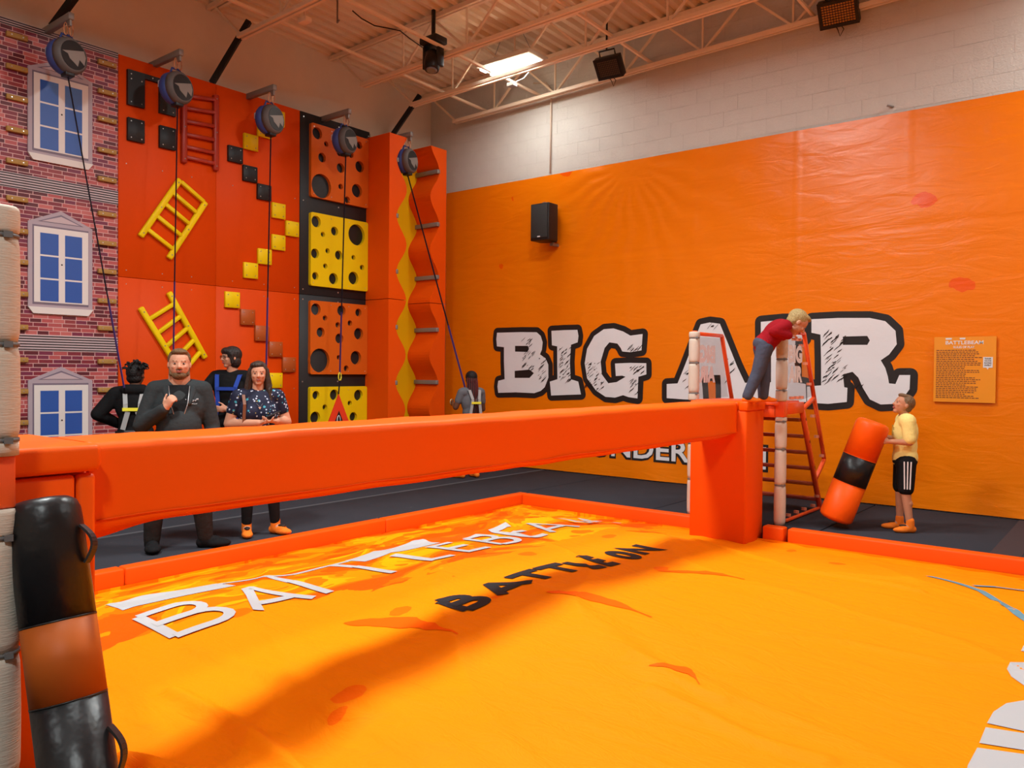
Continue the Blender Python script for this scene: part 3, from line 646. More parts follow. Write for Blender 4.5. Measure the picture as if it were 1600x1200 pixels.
def flood(px, py, z, w_, h_, label, lens):
    c = PZ(px, py, z); T_ = thing('floodlight', label, 'floodlight', c, group='floodlights under the roof')
    to = (Vector((c.x+.4, c.y-4.5, 2.2))-c).normalized(); a = to.cross(Vector((0, 0, 1))).normalized(); b = a.cross(to)
    M = lambda u, v, d: c+a*u+b*v+to*d
    m = MB(); m.bar(M(0, 0, -.05), M(0, 0, .05), w_, h_); m.build('case', blackp, T_, bevel=.01)
    for (u0, v0, u1, v1) in ((-w_/2, -h_/2, w_/2, -h_/2+.04), (-w_/2, h_/2-.04, w_/2, h_/2), (-w_/2, -h_/2+.04, -w_/2+.04, h_/2-.04), (w_/2-.04, -h_/2+.04, w_/2, h_/2-.04)):
        m = MB(); m.add([M(u0, v0, .05), M(u1, v0, .05), M(u1, v1, .05), M(u0, v1, .05), M(u0, v0, .075), M(u1, v0, .075), M(u1, v1, .075), M(u0, v1, .075)], [(0,3,2,1),(4,5,6,7),(0,1,5,4),(1,2,6,5),(2,3,7,6),(3,0,4,7)]); m.build('bezel_bar', blackm, T_)
    m = MB(); m.add([M(-w_/2+.04, -h_/2+.04, .056), M(w_/2-.04, -h_/2+.04, .056), M(w_/2-.04, h_/2-.04, .056), M(-w_/2+.04, h_/2-.04, .056)], [(0,1,2,3)]); m.build('lens', lens, T_, recalc=False)
    m = MB()
    for k in range(1, 12): t = -w_/2+.04+(w_-.08)*k/12; m.bar(M(t, -h_/2+.04, .062), M(t, h_/2-.04, .062), .005, .005)
    for k in range(1, 8): t = -h_/2+.04+(h_-.08)*k/8; m.bar(M(-w_/2+.04, t, .062), M(w_/2-.04, t, .062), .005, .005)
    m.build('guard_mesh', blackm, T_, kind='stuff')
    m = MB(); m.tube([M(-w_*.3, h_/2-.02, -.02), M(-w_*.3, h_/2+.07, -.04), M(w_*.3, h_/2+.07, -.04), M(w_*.3, h_/2-.02, -.02)], .012, 6); m.build('yoke', blackm, T_)
    m = MB(); m.tube([M(.0, -h_/2, 0), M(-.03, -h_/2-.06, .0), M(.02, -h_/2-.13, .02), M(.04, -h_/2-.05, 0), M(.06, -h_/2, 0)], .006, 6); m.build('safety_cable', blackm, T_)
    m = MB(); q = M(0, h_/2+.07, -.04); m.bar(q, (q.x, q.y, ztop(q.x, q.y)), .02, .02, (1, 0, 0)); m.build('hanger', blackm, T_)
flood(953, 104, 5.98, .40, .30, 'black floodlight with dark mesh lens, left one above the banner wall', mat('dark_lens', (.16, .12, .08), .2))
flood(1311, 18, 6.02, .46, .32, 'black-framed floodlight with amber mesh lens at the upper right', mat('amber_lens', (.42, .17, .03), .25))
c = PZ(677, 82, 6.0)
MH = thing('moving_head_light', 'black moving head stage light hanging under the roof joists', 'stage light', c)
m = MB(); m.box((c.x-.16, c.y-.12, c.z+.10), (c.x+.16, c.y+.12, c.z+.20)); m.build('base', blackp, MH, bevel=.02)
for s in (-1, 1):
    m = MB(); m.box((c.x+s*.13-.025, c.y-.06, c.z-.22), (c.x+s*.13+.025, c.y+.06, c.z+.10)); m.build('yoke_arm', blackp, MH, bevel=.015)
m = MB(); m.lathe((c.x, c.y, c.z+.02), (.15, -.25, -1), [(0, .06), (.05, .1), (.2, .115), (.3, .1), (.31, .085)], 20); m.build('head', blackv, MH)
m = MB(); m.lathe(Vector((c.x, c.y, c.z+.02))+Vector((.15, -.25, -1)).normalized()*.31, (.15, -.25, -1), [(0, .08), (.015, .06)], 20); m.build('lens', mat('glass_lens', (.2, .2, .22), .05), MH)
m = MB(); m.bar((c.x, c.y, c.z+.2), (c.x, c.y, ztop(c.x, c.y)), .04, .04, (1, 0, 0)); m.build('clamp', blackm, MH)
pts = [PZ(x, y, 6.15) for x, y in ((551, 17), (565, 29), (585, 40), (606, 44), (625, 48), (640, 60), (660, 74))]
MB().tube(pts, .008, 6).build('power_cable', blackm, label='black power cable drooping under the roof deck towards the stage light', cat='cable')
c = PZ(527, 36, 6.25); m = MB(); m.tube([(c.x, c.y, ztop(c.x, c.y)), c, (c.x+.04, c.y, c.z+.03)], .012, 6); m.build('sprinkler_head', greym, label='small sprinkler head on the pipe above the orange climbing wall', cat='sprinkler')
c = PZ(476, 32, 5.95); m = MB(); m.box((c.x-.08, c.y-.05, c.z-.03), (c.x+.08, c.y+.05, c.z+.03)); m.bar((c.x, c.y, c.z), (c.x, c.y, ztop(c.x, c.y)), .02, .02, (1, 0, 0)); m.build('junction_box', joistp, bevel=.005, label='small cream junction box under the fourth joist', cat='electrical box')
c = PZ(800, 133, 5.86); m = MB(); m.box((c.x-.06, c.y-.05, c.z-.02), (c.x+.06, c.y+.05, c.z+.03)); m.tube([(c.x, c.y, c.z+.02), (c.x+.15, c.y+.1, c.z+.1), (c.x+.3, c.y+.1, c.z+.22)], .008, 6); m.build('junction_box', greym, label='small grey box with a looped cable below the lit lamp', cat='electrical box')

# ------------------------------------------------------------------ airbag
AX0, AX1, AY0, AY1 = PITX0+.01, PITX1-.05, PITY0+.02, PITY1-.01
FOLDS = []
for pts, am, wd_ in (([(270, 1068), (350, 1103), (440, 1158), (470, 1185)], .022, .05), ([(190, 1150), (260, 1163), (330, 1188), (400, 1215)], .030, .045), ([(200, 1180), (290, 1198), (380, 1230)], .025, .04),
    ([(1020, 1085), (1110, 1125), (1180, 1160), (1290, 1195)], .014, .05), ([(985, 1040), (1060, 1075), (1130, 1098)], .010, .05), ([(1085, 838), (1160, 862), (1250, 895), (1340, 912), (1440, 935)], .014, .03),
    ([(1200, 1000), (1330, 1012), (1480, 1045), (1560, 1052)], .010, .045), ([(300, 1010), (420, 1050), (560, 1120)], .010, .06), ([(1300, 900), (1420, 915), (1560, 950)], .010, .04), ([(830, 935), (930, 990), (1010, 1050), (1080, 1120)], .009, .08),
    ([(560, 845), (640, 850), (740, 842), (800, 830)], .018, .05), ([(700, 815), (780, 822), (860, 815)], .022, .05), ([(160, 945), (220, 938), (330, 905)], .014, .05), ([(420, 890), (520, 868), (640, 850)], .014, .05)):
    W_ = [PZ(x, y, -.02) for x, y in pts]; FOLDS += [(a.x, a.y, b.x, b.y, am, wd_) for a, b in zip(W_[:-1], W_[1:])]
def folds(x, y):
    h = 0
    for ax_, ay_, bx_, by_, am, wd_ in FOLDS:
        if x < min(ax_, bx_)-.2 or x > max(ax_, bx_)+.2 or y < min(ay_, by_)-.2 or y > max(ay_, by_)+.2: continue
        dx, dy = bx_-ax_, by_-ay_; t = max(0, min(1, ((x-ax_)*dx+(y-ay_)*dy)/(dx*dx+dy*dy))); d2 = (x-ax_-t*dx)**2+(y-ay_-t*dy)**2
        h = max(h, am*math.exp(-d2/wd_**2))
    return h
def sstep(a, b, x): t = max(0, min(1, (x-a)/(b-a))); return t*t*(3-2*t)
def hbag(x, y):
    e = min(x-AX0, AX1-x, y-AY0, AY1-y)
    h = -.135+.145*sstep(0, 1.5, e)
    h += .055*noise.noise(Vector((x*.5+3, y*.5, 0)))*sstep(0, .8, e)
    h += .022*noise.noise(Vector((x*1.1, y*1.1, 4)))
    # long soft folds running obliquely
    t = (x*.55+y*.83)
    h += .020*(1-abs(math.sin(t*2.6+1.6*noise.noise(Vector((x*.6, y*.6, 9))))))**4*sstep(.1, .8, e)
    # crumpled slack cloth towards the far corner
    dc = math.hypot((x+5.6)*.8, (y-7.6)*.9); k = math.exp(-(dc/1.25)**2)
    h += k*(.045*noise.noise(Vector((x*2.4, y*2.0, 2)))+.03*noise.turbulence(Vector((x*4, y*2.5, 6)), 2, True)-.02)
    k2 = math.exp(-((e-.12)/.28)**2); h += k2*.020*noise.noise(Vector((x*5, y*5, 12)))
    # swell under the lettering and the beam shadow
    h += .05*math.exp(-((x+3.4)/1.1)**2-((y-4.6)/1.6)**2)
    # slack folds by the near left edge
    k3 = math.exp(-((x+2.9)/1.2)**2-((y-2.2)/.7)**2); h += k3*.030*math.sin((x*2.0+y*7.5))*(.6+noise.noise(Vector((x, y, 1))))
    h += 1.7*folds(x, y)
    if e < .03: h = min(h, -.10)
    return h
ab = bpy.data.materials.new('airbag_cloth'); ab.use_nodes = True; nt = ab.node_tree; bs = nt.nodes['Principled BSDF']
bs.inputs['Roughness'].default_value = .6; bs.inputs['Specular IOR Level'].default_value = .06
tc = nt.nodes.new('ShaderNodeNewGeometry'); sp = nt.nodes.new('ShaderNodeSeparateXYZ'); nt.links.new(tc.outputs['Position'], sp.inputs[0])
def math_(op, a, b=None, c=None):
    n = nt.nodes.new('ShaderNodeMath'); n.operation = op
    for i, v in enumerate((a, b, c)):
        if v is None: continue
        if isinstance(v, (int, float)): n.inputs[i].default_value = v
        else: nt.links.new(v, n.inputs[i])
    return n.outputs[0]
def ramp(src, stops, const=True):
    n = nt.nodes.new('ShaderNodeValToRGB'); n.color_ramp.interpolation = 'CONSTANT' if const else 'LINEAR'; e = n.color_ramp.elements
    e[0].position, e[0].color = stops[0][0], (*stops[0][1], 1); e[1].position, e[1].color = stops[1][0], (*stops[1][1], 1)
    for p_, c_ in stops[2:]: k = e.new(p_); k.color = (*c_, 1)
    nt.links.new(src, n.inputs[0]); return n.outputs[0]
BASE = (.95, .25, .001)
mp = nn('ShaderNodeMapping', Scale=(1.5, .75, 0)); nt.links.new(tc.outputs['Position'], mp.inputs[0])
na = nn('ShaderNodeTexNoise', Scale=1.5, Detail=3.0, Roughness=.45, Distortion=.9); nt.links.new(mp.outputs[0], na.inputs['Vector'])
camo = ramp(na.outputs['Fac'], [(0, (.88, .095, .001)), (.44, (.93, .15, .001)), (.50, BASE), (.56, (.92, .36, .002)), (.62, (.93, .17, .001))])
# the camouflage print covers only the left and far strip of the bag
wob = nn('ShaderNodeTexNoise', Scale=1.6, Detail=4.0); nt.links.new(mp.outputs[0], wob.inputs['Vector'])
msk = math_('LESS_THAN', math_('ADD', math_('ADD', sp.outputs['X'], math_('MULTIPLY', math_('MAXIMUM', math_('SUBTRACT', 4.4, sp.outputs['Y']), 0), .28)), math_('MULTIPLY', wob.outputs['Fac'], 1.5)), -3.5)
mx = nt.nodes.new('ShaderNodeMix'); mx.data_type = 'RGBA'; nt.links.new(msk, mx.inputs['Factor']); nt.links.new(camo, mx.inputs['B'])
# scattered orange flecks elsewhere
fl1 = nn('ShaderNodeTexVoronoi', Scale=1.35); mp3 = nn('ShaderNodeMapping', Scale=(1.25, .9, 0), Rotation=(0, 0, .5)); nt.links.new(tc.outputs['Position'], mp3.inputs[0]); nt.links.new(mp3.outputs[0], fl1.inputs['Vector'])
fn_ = nn('ShaderNodeTexNoise', Scale=7.0, Detail=2.0); nt.links.new(tc.outputs['Position'], fn_.inputs['Vector'])
fleck = ramp(math_('MULTIPLY_ADD', fn_.outputs['Fac'], .14, fl1.outputs['Distance']), [(0, (.93, .15, .001)), (.185, BASE)])
nt.links.new(fleck, mx.inputs['A']); nt.links.new(mx.outputs['Result'], bs.inputs['Base Color'])
wv = nn('ShaderNodeTexNoise', Scale=3.0, Detail=7.0, Roughness=.6, Distortion=.6); mp4 = nn('ShaderNodeMapping', Scale=(1, 2.2, 1), Rotation=(0, 0, .55)); nt.links.new(tc.outputs['Position'], mp4.inputs[0]); nt.links.new(mp4.outputs[0], wv.inputs['Vector'])
bp = nn('ShaderNodeBump', Strength=.6, Distance=.04); nt.links.new(wv.outputs['Fac'], bp.inputs['Height']); nt.links.new(bp.outputs[0], bs.inputs['Normal'])
AB = thing('landing_airbag', 'big yellow-orange landing airbag printed BATTLEBEAM under the orange beam', 'airbag', (-2, 4.5, -.3))
nx, ny = 560, 410; m = MB()
m.add([Vector((AX0+(AX1-AX0)*i/nx, AY0+(AY1-AY0)*j/ny, hbag(AX0+(AX1-AX0)*i/nx, AY0+(AY1-AY0)*j/ny))) for j in range(ny+1) for i in range(nx+1)],
      [(j*(nx+1)+i, j*(nx+1)+i+1, (j+1)*(nx+1)+i+1, (j+1)*(nx+1)+i) for j in range(ny) for i in range(nx)], True)
loop = [(AX0, AY0), (AX1, AY0), (AX1, AY1), (AX0, AY1)]
m.add([(x, y, -.12) for x, y in loop]+[(x, y, -.74) for x, y in loop], [(i, (i+1) % 4, (i+1) % 4+4, i+4) for i in range(4)])
m.build('top_sheet', ab, AB, recalc=False)
dr = lambda off: (lambda u, v: Vector((-v, u, hbag(-v, u)+off)))       # u along Y, v = -X (letters stand towards the left edge)
def poly_arc(c, rx, ry, a0, a1, n=10): return [(c[0]+rx*math.cos(R(a0+(a1-a0)*k/n)), c[1]+ry*math.sin(R(a0+(a1-a0)*k/n))) for k in range(n+1)]
STROKES = {
 'B': [[(0, 0), (0, 1)], [(0, 1), (.55, 1)]+poly_arc((.55, .77), .3, .23, 80, -90, 8)+[(0, .54)], [(0, .54), (.6, .54)]+poly_arc((.6, .27), .38, .27, 85, -90, 8)+[(0, 0)]],
 'A': [[(0, 0), (.48, 1), (.52, 1), (1, 0)], [(.2, .3), (.8, .3)]],
 'T': [[(.5, 0), (.5, 1)], [(0, 1), (1, 1)]], 't': [[(.5, 0), (.5, 1)]],
 'L': [[(0, 1), (0, 0), (.9, 0)]], 'E': [[(.9, 1), (0, 1), (0, 0), (.9, 0)], [(0, .52), (.8, .52)]],
 'M': [[(0, 0), (.12, 1), (.5, .25), (.88, 1), (1, 0)]],
 'O': [poly_arc((.5, .5), .48, .5, 0, 360, 18)], 'N': [[(0, 0), (0, 1), (1, 0), (1, 1)]]}
def print_word(cells, v0, v1, wd, mt, off, nm):
    for ch, u0, u1 in cells:
        m = MB()
        for k, st in enumerate(STROKES[ch]):
            ribbon2(m, [(u0+(u1-u0)*a, v0+wd/2+(v1-v0-wd)*b) for a, b in st], wd, dr(off+.0008*k+(.014 if ch == 'M' else 0)), step=.035)
        m.build(nm, mt, AB, recalc=False)
white_cl = mat('white_cloth_print', (.46, .46, .47), .6, spec=.1); black_cl = mat('black_cloth_print', (.014, .016, .02), .6, spec=.2)
print_word([('B', 2.45, 2.88), ('A', 3.02, 3.46), ('t', 3.44, 3.76), ('t', 4.04, 4.38), ('L', 4.62, 4.90), ('E', 5.07, 5.36), ('B', 5.53, 5.83), ('E', 5.94, 6.20), ('A', 6.30, 6.76), ('M', 6.98, 7.56)], 4.47, 5.0, .072, white_cl, .008, 'white_letter')
for u0, u1, v0, v1 in ((2.46, 3.28, 5.18, 5.44), (4.40, 5.30, 5.06, 5.32)):
    m = MB(); ribbon2(m, [(u0, (v0+v1)/2), (u1, (v0+v1)/2)], v1-v0, dr(.004), step=.035); m.build('white_bar', white_cl, AB, recalc=False)
m = MB(); ribbon2(m, [(3.28, 5.40), (3.5, 5.32), (3.8, 5.2), (4.1, 5.26), (4.42, 5.26)], .06, dr(.004), step=.035); m.build('white_bar', white_cl, AB, recalc=False)
m = MB(); ribbon2(m, [(3.6, 5.25), (3.6, 4.95)], .075, dr(.0042), step=.035); ribbon2(m, [(4.21, 5.25), (4.21, 4.95)], .075, dr(.0042), step=.035); m.build('white_bar', white_cl, AB, recalc=False)
print_word([('B', 3.80, 4.02), ('A', 4.16, 4.48), ('T', 4.52, 4.84), ('T', 4.86, 5.18), ('L', 5.24, 5.44), ('E', 5.50, 5.64), ('O', 5.86, 6.02), ('N', 6.14, 6.34)], 3.34, 3.68, .085, black_cl, .006, 'black_letter')
rs = random.Random(5); spl = mat('orange_cloth_print', (.92, .115, .001), .6, spec=.06); blue_cl = mat('blue_cloth_print', (.13, .27, .34), .6, spec=.1)
def blob(px0, px1, wmax, seed):
    """tapering splash print between two floor points"""
    a, b = Vector(px0), Vector(px1); d = (b-a); n_ = Vector((-d.y, d.x)).normalized(); r_ = random.Random(seed); up, dn_ = [], []
    K = 14
    for k in range(K+1):
        t = k/K; wv_ = wmax*(math.sin(math.pi*min(1, t*1.15+.05))**.7 if 0 < t < .85 else .12)*(.75+.5*r_.random()); bend = n_*.10*math.sin(t*3.1)
        c_ = a+d*t+bend; up.append(c_+n_*wv_); dn_.append(c_-n_*wv_*.8)
    L = [(p.y, -p.x) for p in up+dn_[::-1]]; m = MB(); vs, trs = fill([L], .05); m.add([dr(.003)(v.x, v.y) for v in vs], [tuple(t) for t in trs]); m.build('splash_print', spl, AB, recalc=False)
blob((-3.93, 3.25), (-3.15, 3.45), .10, 1); blob((-3.16, 4.35), (-2.42, 4.45), .08, 2); blob((-3.02, 5.65), (-2.35, 5.75), .05, 3); blob((-2.05, 3.75), (-1.75, 3.72), .05, 4); blob((-4.05, 6.9), (-3.5, 7.0), .04, 5)
m = MB(); ribbon2(m, [(7.17, 1.38), (6.75, .95), (6.4, .75), (6.1, .58), (5.6, .25)], .06, dr(.004), step=.04); ribbon2(m, [(6.92, 1.02), (7.05, .9), (7.12, .7), (7.0, .3), (6.8, 0)], .045, dr(.007), step=.04); m.build('blue_line', blue_cl, AB, recalc=False)
# big white lettering running off the right side of the view
def sheet(pts, nm='white_letter'):
    L = [(PZ(x, y, -.02).y, -PZ(x, y, -.02).x) for x, y in pts]; m = MB(); vs, trs = fill([L], .06); m.add([dr(.004)(v.x, v.y) for v in vs], [tuple(t) for t in trs]); m.build(nm, white_cl, AB, recalc=False)
sheet([(1595, 1028), (1600, 1018), (1700, 1000), (1760, 1020), (1700, 1040), (1640, 1035)])
sheet([(1573, 1058), (1578, 1050), (1600, 1047), (1680, 1045), (1760, 1060), (1700, 1110), (1630, 1095), (1600, 1082), (1580, 1068)])
sheet([(1542, 1136), (1552, 1120), (1572, 1108), (1600, 1104), (1700, 1110), (1780, 1140), (1750, 1180), (1650, 1160), (1600, 1150)])
sheet([(1530, 1165), (1540, 1142), (1600, 1153), (1720, 1180), (1800, 1210), (1780, 1240), (1650, 1190), (1600, 1178)])
sheet([(1527, 1172), (1600, 1184), (1700, 1210), (1780, 1260), (1700, 1330), (1560, 1300), (1500, 1260), (1512, 1200)])

# ------------------------------------------------------------------ pit edge pads
def pad(a, b, label):
    m = MB(); m.box(a, b); m.build('edge_pad', vinyl, bevel=.018, seg=2, label=label, cat='edge pad', group='orange pads edging the airbag pit')
for i, (y0, y1, l) in enumerate(((1.29, 1.62, 'orange edge pad at the near left corner of the pit'), (1.63, 3.0, 'orange edge pad at the left end of the pit edge below the beam'), (3.005, 5.75, 'long orange edge pad along the left pit edge in front of the bearded man'), (5.755, 8.215, 'orange edge pad ending at the far corner of the pit'))):
    pad((PITX0-.135, y0, -.30), (PITX0, y1, .012), l)
for (x0, x1, l) in ((PITX0+.001, -3.90, 'orange edge pad from the far pit corner to the pedestal'), (-3.12, -2.90, 'short orange edge pad right of the far pedestal'), (-2.86, .2, 'long orange edge pad below the boy in the yellow shirt'), (.21, 3.4, 'orange edge pad leaving the picture at right')):
    pad((x0, PITY1, -.30), (x1, PITY1+.135, .012), l)

for (x0, x1, l) in ((PITX0+.001, -3.80, 'orange edge pad left of the near pedestal'), (-3.10, .2, 'orange edge pad along the near side of the pit'), (.21, 3.4, 'orange edge pad at the near right side of the pit')):
    pad((x0, PITY0-.135, -.30), (x1, PITY0, .012), l)
# ------------------------------------------------------------------ pedestals and beam
BX0, BX1, BZ0, BZ1 = -3.66, -3.26, .955, 1.30
def pedestal(nm, label, y0, y1, zlow):
    Pd = thing('beam_pedestal', label, 'pedestal', (-3.45, (y0+y1)/2, zlow), group='pedestals holding the beam')
    x0, x1 = -3.78, -3.16
    MB().box((x0, y0, zlow), (x1-.06, y1-.0, 1.195)).build('padded_body', vinyl, Pd, bevel=.02)
    MB().box((x1-.059, y0, zlow), (x1, y1-.075, 1.19)).build('side_pad', vinyl_b, Pd, bevel=.016)
    MB().box((x1-.059, y1-.068, zlow), (x1, y1+.0, 1.19)).build('side_pad', vinyl_b, Pd, bevel=.016)
    MB().box((x0-.01, y0-.01, 1.2), (x1+.03, y1+.01, 1.305)).build('cap_pad', vinyl_b, Pd, bevel=.025, seg=3)
    return Pd
NP = pedestal('near', 'orange padded pedestal at left, behind the black bag', .90, 1.40, 0)
Pd = thing('beam_pedestal', 'orange padded pedestal holding the far end of the beam', 'pedestal', (-3.47, 7.95, -.1), group='pedestals holding the beam')
MB().box((-3.78, 7.74, -.16), (-3.165, 8.21, 1.215)).build('padded_body', vinyl, Pd, bevel=.02)
MB().box((-3.25, 7.735, 1.21), (-3.155, 8.22, 1.305)).build('cap_pad', vinyl_b, Pd, bevel=.012)
MB().box((-3.79, 7.745, 1.21), (-3.255, 8.22, 1.30)).build('cap_pad', vinyl_b, Pd, bevel=.02)

BM = thing('balance_beam', 'long orange padded balance beam spanning the airbag', 'beam', (-3.46, 4.55, .95))
y0, y1, ny = 1.415, 7.735, 260
sec = []; r = .045
for cx_, cz_, a0 in ((BX1-r, BZ1-r, 0), (BX0+r, BZ1-r, 90)):
    sec += [(cx_+r*math.cos(R(a0+18*k)), cz_+r*math.sin(R(a0+18*k))) for k in range(6)]
left = [(BX0, BZ1-r-.03*k) for k in range(1, 9)]+[(BX0, BZ0)]
botm = [(BX0+.1, BZ0), (BX0+.2, BZ0), (BX1-.1, BZ0), (BX1, BZ0)]
right = [(BX1, BZ0+.03*k) for k in range(1, 9)]
sec = sec+left+botm+right; ns = len(sec); vs = []
for j in range(ny+1):
    y = y0+(y1-y0)*j/ny
    for (x, z) in sec:
        n_ = noise.noise(Vector((x*2, y*1.1, z*5))); dx = 0; dz_ = 0
        if x > BX1-.01: dx = .010*n_+.006*math.sin((y*2.2+z*9)*1.5)*noise.noise(Vector((y*.9, z, 3)))
        if z > BZ1-.02: dz_ = .008*noise.noise(Vector((x*3, y*2.2, 8)))+(.006*max(0, noise.noise(Vector((x*4, y*9, 5))))*math.exp(-(y-1.5)*.8))
        if z < BZ0+.01: dz_ = .010*noise.noise(Vector((1, y*2.6, 2)))+(.03*sstep(7.35, 7.73, y) if x > BX1-.2 else 0)-.035*math.exp(-((y-1.42)/.18)**2)*(x > BX1-.1)
        vs.append((x+dx, y, z+dz_))
m = MB(); m.add(vs, [(j*ns+i, j*ns+(i+1) % ns, (j+1)*ns+(i+1) % ns, (j+1)*ns+i) for j in range(ny) for i in range(ns)], True)
m.add(vs[:ns], [tuple(range(ns))]); m.add(vs[-ns:], [tuple(range(ns))[::-1]])
m.build('padded_cover', vinyl_b, BM)
m = MB(); m.tube([(BX1+.004+.010*noise.noise(Vector((BX1*2, y, 5.1))), y, BZ0+.035+.010*noise.noise(Vector((1, y*2.6, 2)))) for y in [y0+.03+(y1-y0-.08)*k/60 for k in range(61)]], .004, 6); m.build('hem_seam', vinyl, BM)

# ------------------------------------------------------------------ stair towers (padded post, orange steel, clear panels)
def sleeve(parent, c, z0, z1, r=.058):
    n_ = 10; prof = []
    for k in range(n_+1): t = k/n_; prof.append(((z1-z0)*t, r*(.90 if k in (0, n_) else 1+.05*math.sin(math.pi*t))))
    MB().lathe((c[0], c[1], z0), (0, 0, 1), [(0, r*.5)]+prof+[(z1-z0, r*.5)], 28).build('foam_sleeve', tan, parent)
def tie(parent, c, z, r=.058):
    o = MB().lathe((c[0], c[1], z-.006), (0, 0, 1), [(0, r*.97), (.001, r*1.0), (.011, r*1.0), (.012, r*.97)], 28).build('cable_tie', mat('grey_tie', (.14, .14, .14), .5), parent)
    d = (Vector((0, 0, 0))-Vector((c[0], c[1], 0))).normalized(); s_ = Vector((-d.y, d.x, 0)); q = Vector((c[0], c[1], z))+d*r*.93+s_*r*.45
    MB().bar(q-s_*.012, q+s_*.014, .016, .02).build('buckle', mat('grey_tie', (.14, .14, .14), .5), o)
def post(parent, c, zs_lo, zs_hi, ties):
    MB().lathe((c[0], c[1], 0), (0, 0, 1), [(0, .03), (2.06, .03)], 12).build('steel_post', steel_o, parent)
    for zs in (zs_lo, zs_hi):
        for a, b in zip(zs[:-1], zs[1:]): sleeve(parent, c, a+.002, b-.002)
    for z in ties: tie(parent, c, z)
clear = bpy.data.materials.new('clear_panel'); clear.use_nodes = True; nt = clear.node_tree; nt.nodes.clear()
o_ = nt.nodes.new('ShaderNodeOutputMaterial'); a_ = nt.nodes.new('ShaderNodeBsdfTransparent'); g_ = nt.nodes.new('ShaderNodeBsdfGlossy'); mix_ = nt.nodes.new('ShaderNodeMixShader'); 
a_.inputs[0].default_value = (.86, .84, .84, 1); g_.inputs['Roughness'].default_value = .08; mix_.inputs[0].default_value = .045
nt.links.new(a_.outputs[0], mix_.inputs[1]); nt.links.new(g_.outputs[0], mix_.inputs[2]); nt.links.new(mix_.outputs[0], o_.inputs[0])

FT = thing('stair_tower', 'orange steel stair tower with tan padded posts at the far end of the beam', 'stair tower', (-3.5, 8.9, 0))
PA, PB = (-3.02, 8.30), (-4.0, 8.27)
post(FT, PA, (.0, .42, .80, 1.09, 1.135), (1.30, 1.42, 1.74, 1.97, 2.07), (.42, .80, 1.09, 1.41, 1.74, 1.965))
post(FT, PB, (.0, .40, .80, 1.17), (1.28, 1.36, 1.70, 1.98, 2.05), (.40, .80, 1.36, 1.70, 1.98))
for c in (PA,): MB().box((c[0]-.055, c[1]-.05, 1.135), (c[0]+.05, c[1]+.05, 1.30)).build('corner_box', steel_o, FT, bevel=.006)
def bars(nm, pts, w_=.04, h_=.04, m_=None, par=None):
    for p, q in zip(pts[:-1], pts[1:]):
        MB().bar(p, q, w_, h_).build(nm, m_ or steel_o, par or FT, bevel=.004, seg=1)
XR = -3.0
g = lambda x, y: (lambda p: (XR, p.y, p.z))(PX(x, y, XR))
bars('hand_rail', [(XR, 8.38, 2.03), g(1256, 521), g(1272, 622), g(1288, 718), g(1275, 747)])
bars('stringer', [g(1253, 641), g(1281, 793)], .05, .05)
bars('floor_rail', [g(1281, 793), (XR, 8.42, .03)], .03, .03)
bars('deck_beam', [(XR, 8.38, 1.22), (XR, PX(1252, 640, XR).y+.02, 1.22)], .05, .12)
bars('link_bar', [g(1253, 640), g(1272, 622)])
YD = PX(1252, 640, XR).y
bars('hand_rail', [(-4.0, 8.36, 2.03), (-4.0, 9.0, 2.03), (-4.0, 9.32, 1.26), (-4.0, 9.73, .56)])
bars('stringer', [(-4.0, YD, 1.2), (-4.0, 9.6, .03)], .05, .05)
bars('deck_beam', [(-4.0, 8.34, 1.22), (-4.0, YD, 1.22)], .05, .12)
MB().box((-3.97, 8.23, 1.255), (-3.03, YD+.02, 1.295)).build('deck_plate', steel_o, FT, bevel=.006, seg=1)
MB().box((-3.97, 8.25, 1.13), (-3.06, 8.29, 1.25)).build('deck_beam', steel_o, FT, bevel=.004, seg=1)
for k in range(6):
    z = 1.08-.19*k; t = (1.2-z)/1.17; y = YD+(9.6-YD)*t-.03
    MB().box((-3.98, y-.05, z-.02), (-3.02, y+.06, z+.015)).build('tread', mat('red_tread', (.42, .045, .015), .5), FT, bevel=.004, seg=1)
# clear panels (upper guard beside the post, lower guard above the stringer, stair side) with clamps and print
def panel(x, loops, lab=None):
    m = MB(); slab(m, loops, lambda u, v: Vector((x+.004, u, v)), lambda u, v: Vector((x-.004, u, v))); return m.build('clear_panel', clear, FT, label=lab)
ya, za = PX(1255, 521, XR).y, 2.0
U1 = panel(XR, [[(8.43, 1.30), (YD-.02, 1.30), g(1270, 618)[1:], (ya-.03, 2.0), (8.43, 2.0)]], 'clear guard panel printed BIG AIR')
panel(XR, [[(8.43, .06), (9.52, .06), (YD-.03, 1.15), (8.43, 1.15)]])
panel(XR, [[g(1256, 640)[1:], g(1271, 630)[1:], g(1285, 716)[1:], g(1274, 738)[1:]]])
U2 = panel(-4.0, [[(8.38, 1.30), (9.2, 1.30), (8.96, 2.0), (8.38, 2.0)]], 'clear guard panel with BIG AIR seen from behind')
for (par, x, sgn, a0, a1) in ((U1, XR, 1, 1231, 1253), (U2, -4.0, -1, 1091, 1117)):
    for txt, y0_, y1_ in (('BIG', 567, 540), ('AIR', 598, 572)):
        pa, pb = PX(a0, y0_, x), PX(a1, y1_, x); ln = pb.y-pa.y
        m = MB(); text_on(m, txt, (0, 0, ln, pb.z-pa.z), (lambda u, v: Vector((x+.006, pa.y+u, pa.z+v))) if sgn > 0 else (lambda u, v: Vector((x+.006, pb.y-u, pa.z+v))), .06); m.build('panel_lettering', whitep, par, recalc=False)
cl = MB()
